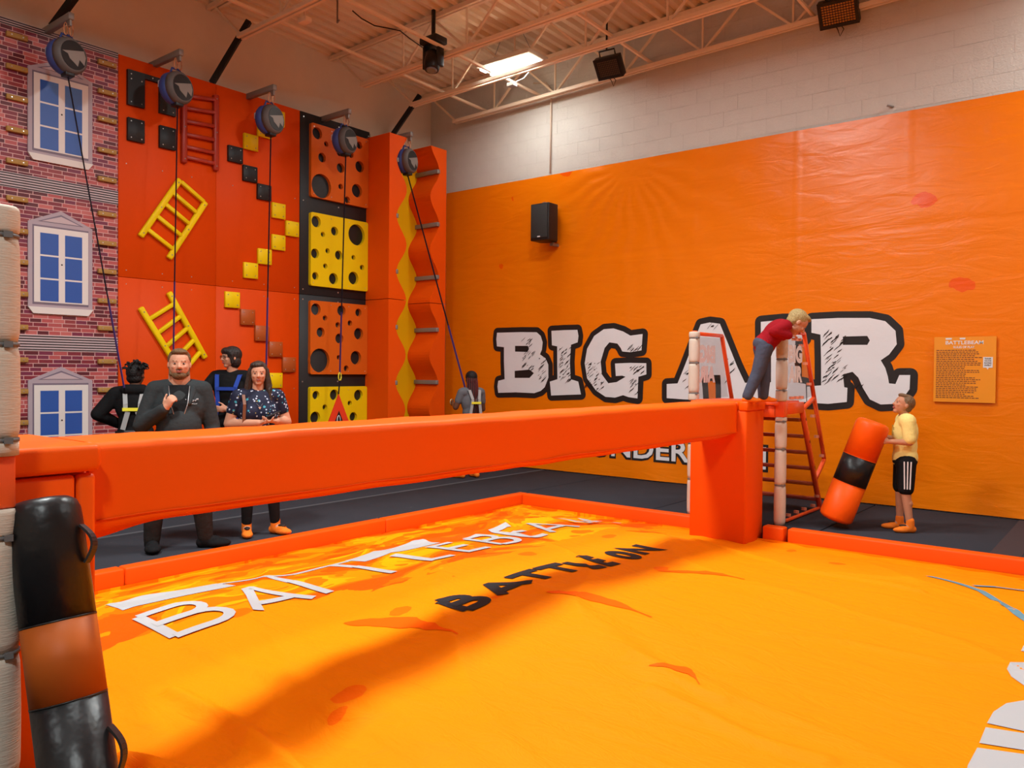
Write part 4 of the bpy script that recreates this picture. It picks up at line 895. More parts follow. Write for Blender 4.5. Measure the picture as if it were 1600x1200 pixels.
for (y, z) in [(8.6, 1.96), (8.75, 1.96), (8.55, 1.33), (8.7, 1.33), (8.85, 1.33)]+[g(x_, y_)[1:] for x_, y_ in ((1252, 540), (1258, 568), (1264, 600), (1270, 650), (1276, 682), (1284, 712), (1256, 655), (1262, 690), (1270, 730), (1276, 775))]+[(8.5, .08), (8.75, .08), (9.0, .08), (9.3, .08)]:
    cl.bar((XR, y-.012, z), (XR, y+.012, z), .05, .03)
cl.build('panel_clamp', mat('pale_clamp', (.75, .28, .16), .4), FT, kind='stuff')

NT = thing('stair_tower', 'tan padded post of the near stair tower at the left edge', 'stair tower', (-3.0, 1.0, 0))
pr = proj_r = None
def pxof(p):
    q = Vector(p)-EYE; return 800+F_PX*q.dot(_r)/q.dot(_f)
yn = .9
while pxof((-3.0+.03, yn+.05, 1.6)) < 27: yn += .005
PN = (-3.0, yn)
MB().lathe((PN[0], PN[1], 0), (0, 0, 1), [(0, .03), (2.06, .03)], 12).build('steel_post', steel_o, NT)
for a, b in ((0, .22), (.22, .64), (.64, 1.03), (1.03, 1.125), (1.30, 1.352), (1.352, 1.67), (1.67, 2.035), (2.035, 2.13)):
    if b-a > .06: sleeve(NT, PN, a+.002, b-.002, .062)
    else: MB().lathe((PN[0], PN[1], a), (0, 0, 1), [(0, .061), (b-a, .060)], 28).build('foam_sleeve', tan, NT)
for z in (2.03, 1.67, 1.352, 1.03, .64, .22): tie(NT, PN, z, .063)
MB().box((PN[0]-.07, PN[1]-.07, 1.125), (PN[0]+.04, PN[1]+.04, 1.30)).build('corner_box', steel_o, NT, bevel=.006)
MB().box((-3.97, .2, 1.2), (-3.04, .86, 1.25)).build('deck_plate', steel_o, NT, bevel=.006)

# ------------------------------------------------------------------ bash bags
def bag(name, label, top, bot, r, m_main, m_band, b0, b1, m_handle, handles):
    top, bot = Vector(top), Vector(bot); d = (top-bot); L = d.length; d.normalize()
    B_ = thing(name, label, 'padded bag', bot)
    def seg(a, b, capb=False, capt=False):
        pr = []
        if capb: pr += [(a*L, r*.55), (a*L+.008, r*.8), (a*L+.03, r*.97), (a*L+.05, r)]
        else: pr += [(a*L, r)]
        if capt: pr += [(b*L-.09, r), (b*L-.045, r*.985), (b*L-.018, r*.90), (b*L-.004, r*.72), (b*L, r*.4)]
        else: pr += [(b*L, r)]
        return MB().lathe(bot, d, pr, 48)
    seg(0, b0, capb=True).build('lower_cover', m_main, B_); seg(b0, b1).build('band', m_band, B_, label='contrasting middle band'); seg(b1, 1, capt=True).build('upper_cover', m_main, B_)
    for t in (b0, b1): MB().lathe(bot+d*(t*L-.003), d, [(0, r), (.001, r*1.012), (.005, r*1.012), (.006, r)], 48).build('piping', m_main, B_)
    for (t0, t1, ang) in handles:
        side = (Vector((math.cos(ang), math.sin(ang), 0))-d*Vector((math.cos(ang), math.sin(ang), 0)).dot(d)).normalized()
        pts = [bot+d*(L*(t0+(t1-t0)*k/10))+side*(r+.004+.035*math.sin(math.pi*k/10)) for k in range(11)]
        m = MB()
        for p, q in zip(pts[:-1], pts[1:]): m.bar(p, q, .008, .035, d.cross(side))
        m.build('handle', m_handle, B_)
ztop_, zb_ = 1.06, -.10
tp_ = PX(72, 771, -3.0); 
TB = Vector((-3.0, PX(66, 800, -3.0).y+.0, 1.115)); BB = None
q0 = PX(100, 1040, -2.83); BBd = (q0-TB); BB = TB+BBd*(1.16/BBd.length)
bag('bash_bag', 'black padded bag with orange band leaning on the near pedestal', TB+Vector((0, 0, .02)), BB, .116, blackv, mat('bag_orange', (.40, .085, .008), .5, bump=.1, bscale=8, spec=.2), .425, .645, blackp, [(.79, .90, math.atan2(.62, .78)), (.19, .33, math.atan2(.62, .78))])
t2 = PY(1366, 658, 8.66); b2 = PZ(1304, 812, .085); b2 = Vector((b2.x, b2.y, .08))
bag('bash_bag', 'orange padded bag with black band tilted beside the boy in yellow', t2, b2, .165, mat('orange_bag', (.80, .095, .002), .45, spec=.2, bump=.15, bscale=12), blackv, .375, .64, blackp, [])
m = MB(); p = PZ(180, 824, .01); q = PZ(209, 821, .012); m.bar(p, q, .03, .006); m.build('yellow_strap', yel_t, label='yellow strap end lying on the grey carpet under the beam at left', cat='strap')
m = MB(); p = PZ(168, 828, .01); q = PZ(183, 824, .01); m.bar(p, q, .04, .015); m.build('black_buckle', blackp, label='black buckle lying beside the yellow strap end on the carpet', cat='buckle')

# ------------------------------------------------------------------ people
def cap_(mb, p, q, r1, r2=None, n=14):
    p, q = Vector(p), Vector(q); r2 = r1 if r2 is None else r2; L = (q-p).length; pr = []
    for k in range(5): a = R(-90+22.5*k); pr.append((r1*math.sin(a), r1*math.cos(a)))
    for k in range(5): a = R(22.5*k); pr.append((L+r2*math.sin(a), r2*math.cos(a)))
    mb.lathe(p, (q-p) if L > 1e-5 else (0, 0, 1), pr, n); return mb
def remesh(mb, name, m_, parent, vox, smooth=3, label=None, fac=.5):
    o = mb.build('tmp', m_, None, recalc=False)
    r = o.modifiers.new('r', 'REMESH'); r.mode = 'VOXEL'; r.voxel_size = vox; r.use_smooth_shade = True
    if smooth: s_ = o.modifiers.new('s', 'SMOOTH'); s_.iterations = smooth; s_.factor = fac
    dg = bpy.context.evaluated_depsgraph_get(); dg.update(); me = bpy.data.meshes.new_from_object(o.evaluated_get(dg)); bpy.data.objects.remove(o)
    org = ORG[parent.name] if parent.name in ORG else Vector()
    me.transform(Matrix.Translation(-org)); me.name = name
    if not me.materials: me.materials.append(m_)
    for p in me.polygons: p.use_smooth = True
    o = bpy.data.objects.new(name, me); COL.objects.link(o); ORG[o.name] = org; o.parent = parent
    if label: o['label'] = label
    return o
skin_a = mat('fair_skin', (.56, .27, .17), .55, spec=.3, var=.06, vscale=20); skin_b = mat('warm_skin', (.50, .23, .13), .55, spec=.3, var=.06, vscale=20); skin_c = mat('dark_skin', (.12, .05, .028), .5, spec=.3)
eye_w = mat('eye_white', (.42, .36, .32), .3); eye_d = mat('eye_dark', (.02, .015, .012), .15); lip = mat('lips', (.42, .12, .10), .5)
sock_o = mat('orange_sock', (.86, .20, .02), .8, bump=.3, bscale=200, spec=.1)

def hand(mb, w_, d, n_, side, hs, curl=25, thumb=40, spread=1):
    """palm + five fingers. d = towards fingertips, n_ = palm normal, side = thumb side"""
    d = d.normalized(); n_ = (n_-d*n_.dot(d)).normalized(); s_ = d.cross(n_).normalized()
    if s_.dot(side) < 0: s_ = -s_
    rot = Matrix((s_, d, n_)).transposed()
    mb.ell(w_+d*hs*.27, (hs*.215, hs*.29, hs*.095), 12, 8, rot); cap_(mb, w_-d*hs*.1, w_+d*hs*.12, hs*.13, hs*.15)
    for off, ln, rr in ((.155, .40, .050), (.052, .46, .053), (-.052, .43, .050), (-.150, .34, .045)):
        p = w_+d*hs*.46+s_*off*hs; a = 0; dd = (d+s_*off*.5*spread).normalized()
        for k, f in enumerate((.45, .32, .23)):
            a += R(curl)*(1 if k else .7); v = dd*math.cos(a)+n_*math.sin(a); q = p+v*ln*hs*f
            cap_(mb, p, q, rr*hs*(1-.08*k), rr*hs*(.92-.08*k), 10); p = q
    p = w_+d*hs*.12+s_*hs*.16; v1 = (d*math.cos(R(thumb))+s_*math.sin(R(thumb))+n_*.35).normalized(); q = p+v1*hs*.24; cap_(mb, p, q, hs*.07, hs*.058, 10)
    v2 = (v1+d*.7+n_*.2).normalized(); cap_(mb, q, q+v2*hs*.2, hs*.056, hs*.045, 10)

def person(name, label, base, face, H, J, build, skin, clothes, head, voxel=.0075):
    """J: local joints in units of H (x = own right, y = forward). clothes: dict of garments. head: dict"""
    T_ = thing(name, label, 'person', base)
    a = math.atan2(-face[0], face[1]); M = Matrix.Translation(Vector(base)) @ Matrix.Rotation(a, 4, 'Z')
    M3 = M.to_3x3(); W = lambda p: M @ (Vector(p)*H)
    D_ = dict(pelvis=(0, 0, .535), chest=(0, .0, .715), neck=(0, -.005, .825), head=(0, .012, .925),
              shR=(.105, 0, .80), shL=(-.105, 0, .80), elR=(.135, -.01, .63), elL=(-.135, -.01, .63), wrR=(.14, .03, .485), wrL=(-.14, .03, .485),
              hiR=(.05, 0, .51), hiL=(-.05, 0, .51), knR=(.055, .01, .28), knL=(-.055, .01, .28), anR=(.055, -.01, .045), anL=(-.055, -.01, .045), ftR=(.065, .09, .018), ftL=(-.065, .09, .018),
              hdR=(0, 0, -1), hdL=(0, 0, -1), hnR=(-1, 0, 0), hnL=(1, 0, 0), hsR=(0, 1, 0), hsL=(0, 1, 0), curlR=25, curlL=25)
    D_.update(J); j = {k: (W(v) if k[:2] not in ('hd', 'hn', 'hs') else (M3 @ Vector(v))) for k, v in D_.items() if not k.startswith('curl')}
    b = build; up = (j['neck']-j['pelvis']).normalized(); rt = (j['shR']-j['shL']).normalized(); fw = up.cross(rt).normalized(); rt = fw.cross(up)
    TR_ = Matrix((rt, fw, up)).transposed()
    def torso(mb, g, lo=0):
        s_ = H*b.get('w', 1); dp = b.get('d', 1)*H
        mb.ell(j['pelvis'], (.088*s_+g, .068*dp+g, .075*H+g), 20, 12, TR_)
        mid = j['pelvis'].lerp(j['chest'], .45)+fw*b.get('belly', 0)*H
        mb.ell(mid, (.080*s_+g, .062*dp+b.get('belly', 0)*H+g, .11*H+g), 20, 12, TR_)
        mb.ell(j['chest'], (.098*s_+g, .066*dp+g, .115*H+g), 20, 12, TR_)
        cap_(mb, j['shR']-rt*.02*H, j['shL']+rt*.02*H, .040*H*b.get('sh', 1)+g)
        if b.get('bust'):
            for s2 in (-1, 1): mb.ell(j['chest']+rt*s2*.045*H+fw*.05*H-up*.01*H, (.045*H+g, .04*H+g, .045*H+g), 14, 9, TR_)
    def arm(mb, S, g, f=1.0, hs_=True):
        u0, e, w_ = j['sh'+S], j['el'+S], j['wr'+S]; k = b.get('arm', 1)
        f1 = min(1, f*2); p = u0.lerp(e, f1); cap_(mb, u0, p, .033*H*k+g, .033*H*k+(.026-.033)*H*k*f1+g)
        if f > .5:
            f2 = (f-.5)*2; q = e.lerp(w_, f2); cap_(mb, e, q, .026*H*k+g, (.026-.009*f2)*H*k+g)
    def leg(mb, S, g, f=1.0, flare=0):
        h_, k_, a_ = j['hi'+S], j['kn'+S], j['an'+S]; kk = b.get('leg', 1)
        f1 = min(1, f*2); cap_(mb, h_, h_.lerp(k_, f1), .052*H*kk+g, (.052-.018*f1)*H*kk+g+flare)
        if f > .5: f2 = (f-.5)*2; cap_(mb, k_, k_.lerp(a_, f2), .034*H*kk+g, (.034-.012*f2)*H*kk+g+flare); 
        if f > .95: pass
        elif f > .5: pass
    # body
    hh = head.get('size', .132)*H; hc = j['head']; hy, hp_ = head.get('yaw', 0), head.get('pitch', 0)
    HR = M3 @ Matrix.Rotation(R(hy), 3, 'Z') @ Matrix.Rotation(R(hp_), 3, 'X') @ Matrix.Rotation(R(head.get('roll', 0)), 3, 'Y')
    h_ = lambda x, y, z: hc+HR @ (Vector((x, y, z))*hh)
    B_ = MB(); torso(B_, 0)
    cap_(B_, j['neck']-up*.02*H, hc+HR @ Vector((0, -.1, -.25))*hh, .036*H*b.get('neckw', 1), .033*H*b.get('neckw', 1))
    for S in 'RL': arm(B_, S, 0); leg(B_, S, 0); cap_(B_, j['kn'+S]+(j['an'+S]-j['kn'+S])*.3-fw*.008*H, j['kn'+S]+(j['an'+S]-j['kn'+S])*.5, .030*H*b.get('leg', 1), .022*H)
    fl_ = head.get('jaw', 1)
    B_.ell(h_(0, -.05, .12), (.345*hh, .43*hh, .385*hh), 20, 14, HR); B_.ell(h_(0, .09, -.10), (.28*hh*fl_, .29*hh, .34*hh), 18, 12, HR)
    B_.ell(h_(0, .21, -.39), (.13*hh*fl_, .12*hh, .09*hh), 12, 8, HR); B_.ell(h_(0, .05, -.27), (.255*hh*fl_, .24*hh, .15*hh), 14, 9, HR)
    cap_(B_, h_(0, .365, .03), h_(0, .435, -.11), .032*hh, .055*hh, 10); B_.ell(h_(0, .33, .085), (.20*hh, .055*hh, .035*hh), 12, 8, HR)
    for s_ in (-1, 1):
        B_.ell(h_(s_*.055, .385, -.125), (.035*hh, .035*hh, .028*hh), 8, 6, HR); B_.ell(h_(s_*.16, .27, -.10), (.09*hh, .09*hh, .08*hh), 10, 7, HR)
        B_.ell(h_(s_*.345, -.03, -.03), (.035*hh, .08*hh, .115*hh), 10, 8, HR)
    for S in 'RL':
        hand(B_, j['wr'+S], j['hd'+S], j['hn'+S], j['hs'+S], .105*H*b.get('hand', 1), D_['curl'+S])
        cap_(B_, j['an'+S], j['an'+S]+(j['ft'+S]-j['an'+S])*.2, .024*H, .024*H)
    remesh(B_, 'body', skin, T_, voxel, 2)
    # face details
    for s_ in (-1, 1):
        e_ = MB(); e_.ell(h_(s_*.135, .325, .012), (.055*hh, .040*hh, .026*hh), 12, 8, HR); e_ = e_.build('eye', eye_w, T_, recalc=False)
        i_ = MB(); i_.ell(h_(s_*.135+head.get('gaze', 0), .356, .012), (.026*hh, .02*hh, .026*hh), 10, 7, HR); i_.build('iris', eye_d, e_, recalc=False)
        w__ = MB(); cap_(w__, h_(s_*.07, .368, .095), h_(s_*.20, .318, .105), .013*hh, .010*hh, 8); w__.build('eyebrow', head['hair'], T_, recalc=False)
    l_ = MB(); l_.ell(h_(0, .372, -.235), (.095*hh, .035*hh, .022*hh), 12, 6, HR); l_.ell(h_(0, .362, -.268), (.08*hh, .035*hh, .022*hh), 12, 6, HR); l_.build('mouth', lip if skin is not skin_c else mat('dark_lips', (.10, .035, .03), .5), T_, recalc=False)
    ctx = dict(j=j, H=H, hh=hh, h_=h_, HR=HR, fw=fw, rt=rt, up=up, T=T_, torso=torso, arm=arm, leg=leg, M3=M3, W=W, TR=TR_)
    hb = MB(); head['style'](hb, ctx); remesh(hb, 'hair', head['hair'], T_, head.get('vox', .007), head.get('sm', 2))
    # garments
    c = clothes
    if 'top' in c:
        mb = MB(); torso(mb, c.get('top_g', .012))
        for S in 'RL': arm(mb, S, c.get('top_g', .012)*.9, c.get('sleeve', .4))
        if c.get('hem'): p = j['pelvis']-up*c['hem']*H; mb.ell(p.lerp(j['pelvis'], .4), (.098*H*b.get('w', 1)+.012, .074*H*b.get('d', 1)+.012, .06*H), 20, 10, TR_)
        if 'top_extra' in c: c['top_extra'](mb, ctx)
        remesh(mb, c.get('top_name', 'shirt'), c['top'], T_, .009, c.get('top_sm', 6))
    if 'pants' in c:
        mb = MB(); g = c.get('pants_g', .014); s_ = H*b.get('w', 1); mb.ell(j['pelvis']-up*.02*H, (.092*s_+g, .066*H*b.get('d', 1)+g, .075*H), 20, 12, TR_)
        for S in 'RL': leg(mb, S, g, c.get('pants_f', .98), c.get('flare', 0))
        remesh(mb, c.get('pants_name', 'trousers'), c['pants'], T_, .010, 3)
    for S in 'RL':
        mb = MB(); A_, F_ = j['an'+S], j['ft'+S]; dd = F_-A_; dd.z = 0; dd.normalize(); g = c.get('shoe_g', .006); low = Vector((0, 0, 1))
        fl0 = F_.z-.018*H
        cap_(mb, Vector((A_.x, A_.y, A_.z+c.get('cuff', .03)*H)), Vector((A_.x, A_.y, fl0+.035*H)), .026*H+g, .027*H+g)
        cap_(mb, A_-dd*.018*H+Vector((0, 0, fl0+.026*H-A_.z)), A_+dd*.05*H+Vector((0, 0, fl0+.028*H-A_.z)), .024*H+g*.6, .026*H+g*.6)
        mb.ell(Vector((F_.x, F_.y, fl0+.018*H+g*.4))-dd*.028*H, (.030*H+g, .058*H+g, .020*H+g*.5), 14, 8, Matrix(((dd.y, dd.x, 0), (-dd.x, dd.y, 0), (0, 0, 1))))
        so = remesh(mb, c.get('shoe_name', 'sock'), c['shoe'], T_, .0075, 2)
        if c.get('emblem'):
            q = A_.lerp(F_, .55); e_ = MB(); e_.ell(Vector((q.x, q.y, fl0+.052*H)), (.017*H, .03*H, .008*H), 10, 6, Matrix(((dd.y, dd.x, 0), (-dd.x, dd.y, 0), (0, 0, 1)))); e_.build('sock_print', blackpr, so, recalc=False)
    if 'extra' in c: c['extra'](ctx)
    return T_, ctx

def along(ctx, pts, w_, t, nm, m_, side=1, off=None):
    """flat webbing band through points given in torso coordinates (right, forward, up along spine in H units from pelvis)"""
    j, H = ctx['j'], ctx['H']; P_ = [j['pelvis']+ctx['rt']*p[0]*H+ctx['fw']*p[1]*H+ctx['up']*p[2]*H for p in pts]; m = MB()
    for p, q in zip(P_[:-1], P_[1:]): m.bar(p, q, w_, t, ctx['fw']*side if abs((q-p).normalized().dot(ctx['fw'])) < .8 else ctx['up'])
    return m.build(nm, m_, ctx['T'])

# --- the bearded man
brown_h = mat('brown_hair', (.14, .075, .032), .6, bump=.8, bscale=90, spec=.3, stretch=(1, 1, .3)); dark_h = mat('dark_brown_hair', (.030, .016, .010), .45, bump=.8, bscale=90, spec=.5, stretch=(1, 1, .25))
black_h = mat('black_hair', (.007, .006, .006), .6, bump=.6, bscale=60, spec=.3); blond_h = mat('blond_hair', (.42, .30, .12), .5, bump=.8, bscale=90, spec=.4, stretch=(1, 1, .3)); lbrown_h = mat('light_brown_hair', (.17, .10, .045), .55, bump=.8, bscale=90, stretch=(1, 1, .4))
hoodie = mat('charcoal_hoodie', (.032, .036, .038), .9, bump=.5, bscale=14, spec=.1, var=.1, vscale=3); black_c = mat('black_cloth', (.010, .010, .011), .85, bump=.4, bscale=14, spec=.1); jeans_b = mat('black_denim', (.022, .020, .019), .85, bump=.5, bscale=16, spec=.1)
def short_hair(mb, c):
    h_, hh, HR = c['h_'], c['hh'], c['HR']
    mb.ell(h_(0, -.10, .17), (.375*hh, .42*hh, .385*hh), 20, 12, HR); mb.ell(h_(0, .12, .40), (.27*hh, .26*hh, .12*hh), 16, 9, HR); mb.ell(h_(0, -.2, -.05), (.32*hh, .25*hh, .25*hh), 14, 9, HR)
def man_extra(c):
    h_, hh, HR, T_ = c['h_'], c['hh'], c['HR'], c['T']
    mb = MB(); mb.ell(h_(0, .16, -.38), (.235*hh, .21*hh, .155*hh), 16, 9, HR)
    for s_ in (-1, 1): cap_(mb, h_(s_*.285, .02, -.08), h_(s_*.25, .12, -.33), .045*hh, .08*hh)
    cap_(mb, h_(-.10, .375, -.19), h_(.10, .375, -.19), .022*hh)
    remesh(mb, 'beard', brown_h, T_, .006, 1)
    # hood and lapels, shirt front, zip and chest print
    mb = MB(); j, H = c['j'], c['H']
    for k in range(13):
        t = math.pi*(k/12)*1.3-.45; p = j['neck']-c['fw']*(.02+.050*math.sin(t))*H+c['rt']*.075*math.cos(t)*H-c['up']*(.006+.012*abs(math.cos(t)))*H
        p = p+c['up']*.012*H; q = p+Vector((0, 0, .001)); cap_(mb, p, q, .033*H)
    for s_ in (-1, 1): cap_(mb, j['neck']+c['rt']*s_*.065*H+c['fw']*.03*H-c['up']*.015*H, j['neck']+c['rt']*s_*.045*H+c['fw']*.085*H-c['up']*.09*H, .024*H, .014*H)
    remesh(mb, 'hood', hoodie, T_, .009, 3)
    w_ = MB(); pc = [j['neck']+c['rt']*a*H+c['fw']*b*H+c['up']*u*H for a, b, u in ((-.045, .060, -.0), (.045, .060, -.0), (.036, .098, -.09), (.004, .118, -.19), (-.036, .098, -.09))]; w_.prism(pc, -c['fw']*.02); w_.build('undershirt', black_c, T_)
    for s_ in (-1, 1):
        z_ = MB(); z_.tube([j['neck']+c['rt']*(s_*a)*H+c['fw']*b*H+c['up']*u*H for a, b, u in ((.048, .066, -.005), (.040, .102, -.09), (.006, .122, -.20))], .0035, 6); z_.build('zip', chrome, T_)
    t_ = MB(); p = j['neck']+c['fw']*.121*H-c['up']*.20*H; t_.tube([p, p-c['up']*.03*H], .006, 6); t_.build('zip_pull', chrome, T_)
    pr_ = MB(); rr = random.Random(2); o = j['chest']-c['rt']*.062*H+c['up']*.03*H
    for k in range(14):
        p = o+c['rt']*(.03-.0043*k)*H+c['fw']*(.0865-.0012*k)*H+c['up']*rr.uniform(-.004, .007)*H; pr_.tube([p, p+c['rt']*rr.uniform(-.003, .003)*H+c['up']*rr.uniform(.003, .009)*H], .0025, 5)
    for k in range(10):
        p = o+c['rt']*(.018-.0043*k)*H+c['fw']*(.0875-.0012*k)*H+c['up']*(-.014+rr.uniform(-.002, .002))*H; pr_.tube([p, p+c['rt']*.003*H], .002, 5)
    pr_.build('chest_print', whitep, T_)
def man_top(mb, c):
    j, H = c['j'], c['H']; mb.ell(j['pelvis']+c['up']*.03*H+c['fw']*.02*H, (.135*H, .115*H, .06*H), 20, 10, c['TR'])
mb_ = PX(290, 800, -6.5)
person('person', 'bearded man in a charcoal hoodie raising a loose fist at his chest', (-6.65, 3.65, 0), (.87, -.49, 0), 1.75,
       dict(shR=(.108, 0, .80), shL=(-.108, 0, .80), elR=(.172, .03, .625), wrR=(.062, .135, .715), hdR=(-.45, .35, .75), hnR=(-.6, -.6, .2), hsR=(-.2, .5, 1), curlR=62,
            elL=(-.155, -.01, .615), wrL=(-.165, .05, .48), hiR=(.06, 0, .50), hiL=(-.06, 0, .50), knR=(.11, .02, .28), knL=(-.10, .02, .28), anR=(.125, .0, .045), anL=(-.125, .0, .045), ftR=(.115, .085, .018), ftL=(-.21, .02, .018), head=(.0, .02, .928)),
       dict(w=1.22, d=1.28, belly=.024, sh=1.05, arm=1.22, leg=1.25, neckw=1.5, hand=1.05), skin_a,
       dict(top=hoodie, top_g=.016, sleeve=.97, top_name='hoodie', top_sm=12, top_extra=man_top, pants=jeans_b, pants_g=.018, shoe=black_c, shoe_name='shoe', shoe_g=.016, extra=man_extra),
       dict(hair=brown_h, style=short_hair, size=.148, yaw=0, pitch=2, jaw=1.12))

# --- the woman in the floral top
navy = mat('navy_floral', (.012, .014, .035), .7, spec=.2); nt = navy.node_tree; bs = nt.nodes['Principled BSDF']; tc = nt.nodes.new('ShaderNodeTexCoord')
for sc_, thr, colr in ((26, .26, (.45, .50, .62)), (15, .20, (.05, .28, .36)), (19, .14, (.45, .36, .08))):
    vo = nn('ShaderNodeTexVoronoi', Scale=sc_, Randomness=1.0); nt.links.new(tc.outputs['Object'], vo.inputs['Vector'])
    nz = nn('ShaderNodeTexNoise', Scale=60.0, Detail=2.0); nt.links.new(tc.outputs['Object'], nz.inputs['Vector'])
    th = math_('LESS_THAN', math_('MULTIPLY_ADD', nz.outputs['Fac'], .25, vo.outputs['Distance']), thr+.10)
    mx = nt.nodes.new('ShaderNodeMix'); mx.data_type = 'RGBA'; nt.links.new(th, mx.inputs['Factor']); mx.inputs['B'].default_value = (*colr, 1)
    if bs.inputs['Base Color'].links: nt.links.new(bs.inputs['Base Color'].links[0].from_socket, mx.inputs['A'])
    else: mx.inputs['A'].default_value = (.012, .014, .035, 1)
    nt.links.new(mx.outputs['Result'], bs.inputs['Base Color'])
def long_hair(mb, c):
    h_, hh, HR, j, H = c['h_'], c['hh'], c['HR'], c['j'], c['H']
    mb.ell(h_(0, -.09, .16), (.385*hh, .43*hh, .395*hh), 20, 12, HR); mb.ell(h_(.05, .12, .36), (.29*hh, .27*hh, .15*hh), 16, 9, HR)
    for s_ in (-1, 1):
        cap_(mb, h_(s_*.33, .02, .15), h_(s_*.40, -.02, -.45), .10*hh, .15*hh); cap_(mb, h_(s_*.40, -.02, -.45), h_(s_*.48, .08, -1.05), .15*hh, .11*hh); cap_(mb, h_(s_*.48, .08, -1.05), h_(s_*.50, .16, -1.45), .11*hh, .05*hh)
    cap_(mb, h_(0, -.25, .0), h_(0, -.32, -1.1), .36*hh, .28*hh)
def woman_extra(c):
    j, H, T_ = c['j'], c['H'], c['T']
    # neckline skin, bag strap, phone, earring
    m = MB(); pc = [j['neck']+c['rt']*a*H+c['fw']*b*H+c['up']*u*H for a, b, u in ((-.050, .040, -.02), (.050, .040, -.02), (.0, .088, -.098))]; m.prism(pc, -c['fw']*.012); m.build('neckline', skin_a, T_)
    m = MB(); m.tube([j['neck']+c['rt']*a*H+c['fw']*b*H+c['up']*u*H for a, b, u in ((.045, .035, -.01), (.03, .062, -.05), (.0, .09, -.085), (-.03, .062, -.05), (-.045, .035, -.01))], .0015, 5); m.build('necklace', chrome, T_)
    along(c, ((.085, -.03, .28), (.085, .04, .285), (.083, .088, .22), (.087, .085, .12), (.09, .05, .05)), .028, .006, 'bag_strap', mat('brown_leather', (.16, .05, .02), .5))
    p = c['h_'](.36, -.0, -.12); m = MB(); m.ell(p, (.008, .008, .008), 8, 6); m.build('earring', whitep, T_)
tw, cw = person('person', 'woman with long dark hair in a navy floral top holding a phone', (-6.65, 4.44, 0), (.90, -.44, 0), 1.66,
       dict(shR=(.108, 0, .80), shL=(-.108, 0, .80), elR=(.158, .0, .645), elL=(-.162, -.01, .65), wrR=(.01, .125, .655), wrL=(-.085, .13, .665), hdR=(-.9, .35, .15), hnR=(0, .2, 1), hsR=(0, 1, .3), curlR=22, hdL=(.9, .3, -.02), hnL=(0, -.1, 1), hsL=(0, -1, .4), curlL=30,
            anR=(.06, .0, .045), anL=(-.10, .0, .045), knR=(.058, .015, .28), knL=(-.08, .02, .28), ftR=(.065, .085, .018), ftL=(-.155, .06, .018), head=(0, .015, .93)),
       dict(w=1.12, d=1.1, bust=1, arm=1.12, leg=1.05), skin_a,
       dict(top=navy, top_g=.012, sleeve=.26, top_name='floral_top', hem=.03, pants=black_c, pants_g=.006, pants_f=.93, pants_name='leggings', shoe=sock_o, shoe_name='sock', shoe_g=.003, cuff=.035, emblem=1, extra=woman_extra),
       dict(hair=dark_h, style=long_hair, size=.137, yaw=-8, pitch=0))
p = cw['j']['wrR']+cw['fw']*.02+cw['rt']*-.115+Vector((0, 0, .075)); m = MB(); m.bar(p+cw['rt']*.05-Vector((0, 0, .02)), p-cw['rt']*.075+Vector((0, 0, .035)), .07, .010)
m.build('smartphone', blackp, bevel=.003, label='dark smartphone in the hand of the woman in the floral top', cat='phone')

# --- teenager with the blue harness (behind, looking left)
def bob_hair(mb, c):
    h_, hh, HR = c['h_'], c['hh'], c['HR']
    mb.ell(h_(0, -.10, .14), (.40*hh, .46*hh, .41*hh), 20, 12, HR); mb.ell(h_(0, -.16, -.18), (.39*hh, .34*hh, .38*hh), 16, 9, HR); mb.ell(h_(0, .2, .28), (.33*hh, .23*hh, .2*hh), 16, 9, HR)
    for s_ in (-1, 1): cap_(mb, h_(s_*.33, .12, .15), h_(s_*.35, .10, -.25), .11*hh, .07*hh)
blue_w = mat('blue_webbing', (.02, .06, .36), .6, spec=.2)
def teen_extra(c):
    for s_ in (-1, 1): along(c, ((s_*.075, -.05, .27), (s_*.080, .0, .30), (s_*.075, .055, .275), (s_*.060, .085, .20), (s_*.055, .083, .10), (s_*.07, .078, .0)), .05, .006, 'harness_strap', blue_w)
    along(c, ((-.06, .092, .19), (.06, .092, .19)), .04, .006, 'harness_chest_strap', blue_w)
    for s_ in (-1, 1): along(c, ((s_*.055, -.083, .26), (-s_*.02, -.088, .14), (-s_*.06, -.083, .02)), .045, .006, 'harness_strap', blue_w)
    m = MB(); h_ = c['h_']
    for s_ in (-1, 1): m.tube([h_(s_*.135+.085*math.cos(t), .40, .01+.07*math.sin(t)) for t in [2*math.pi*k/10 for k in range(11)]], .003, 5); m.tube([h_(s_*.22, .39, .02), h_(s_*.35, .0, .03)], .003, 5)
    m.build('glasses', blackm, c['T'])
tb = PX(362, 640, -8.55)
person('person', 'teenager in a black shirt and blue climbing harness with chin-length dark hair', (tb.x, tb.y, 0), (.55, -.83, 0), 1.86,
       dict(elR=(.17, .06, .70), wrR=(.17, .17, .655), hdR=(.1, 1, .0), hnR=(-1, 0, 0), hsR=(0, 0, 1), elL=(-.14, .02, .635), wrL=(-.02, .11, .60), hdL=(.9, .4, 0), hnL=(0, -1, .2), hsL=(0, .2, 1), head=(.0, .02, .925)),
       dict(w=1.12, d=1.1, arm=1.1), skin_a,
       dict(top=black_c, top_g=.013, sleeve=.30, top_name='shirt', hem=.03, pants=black_c, shoe=sock_o, extra=teen_extra),
       dict(hair=mat('ash_black_hair', (.018, .013, .012), .45, bump=.8, bscale=80, spec=.4, stretch=(1, 1, .3)), style=bob_hair, size=.135, yaw=38 * -1))

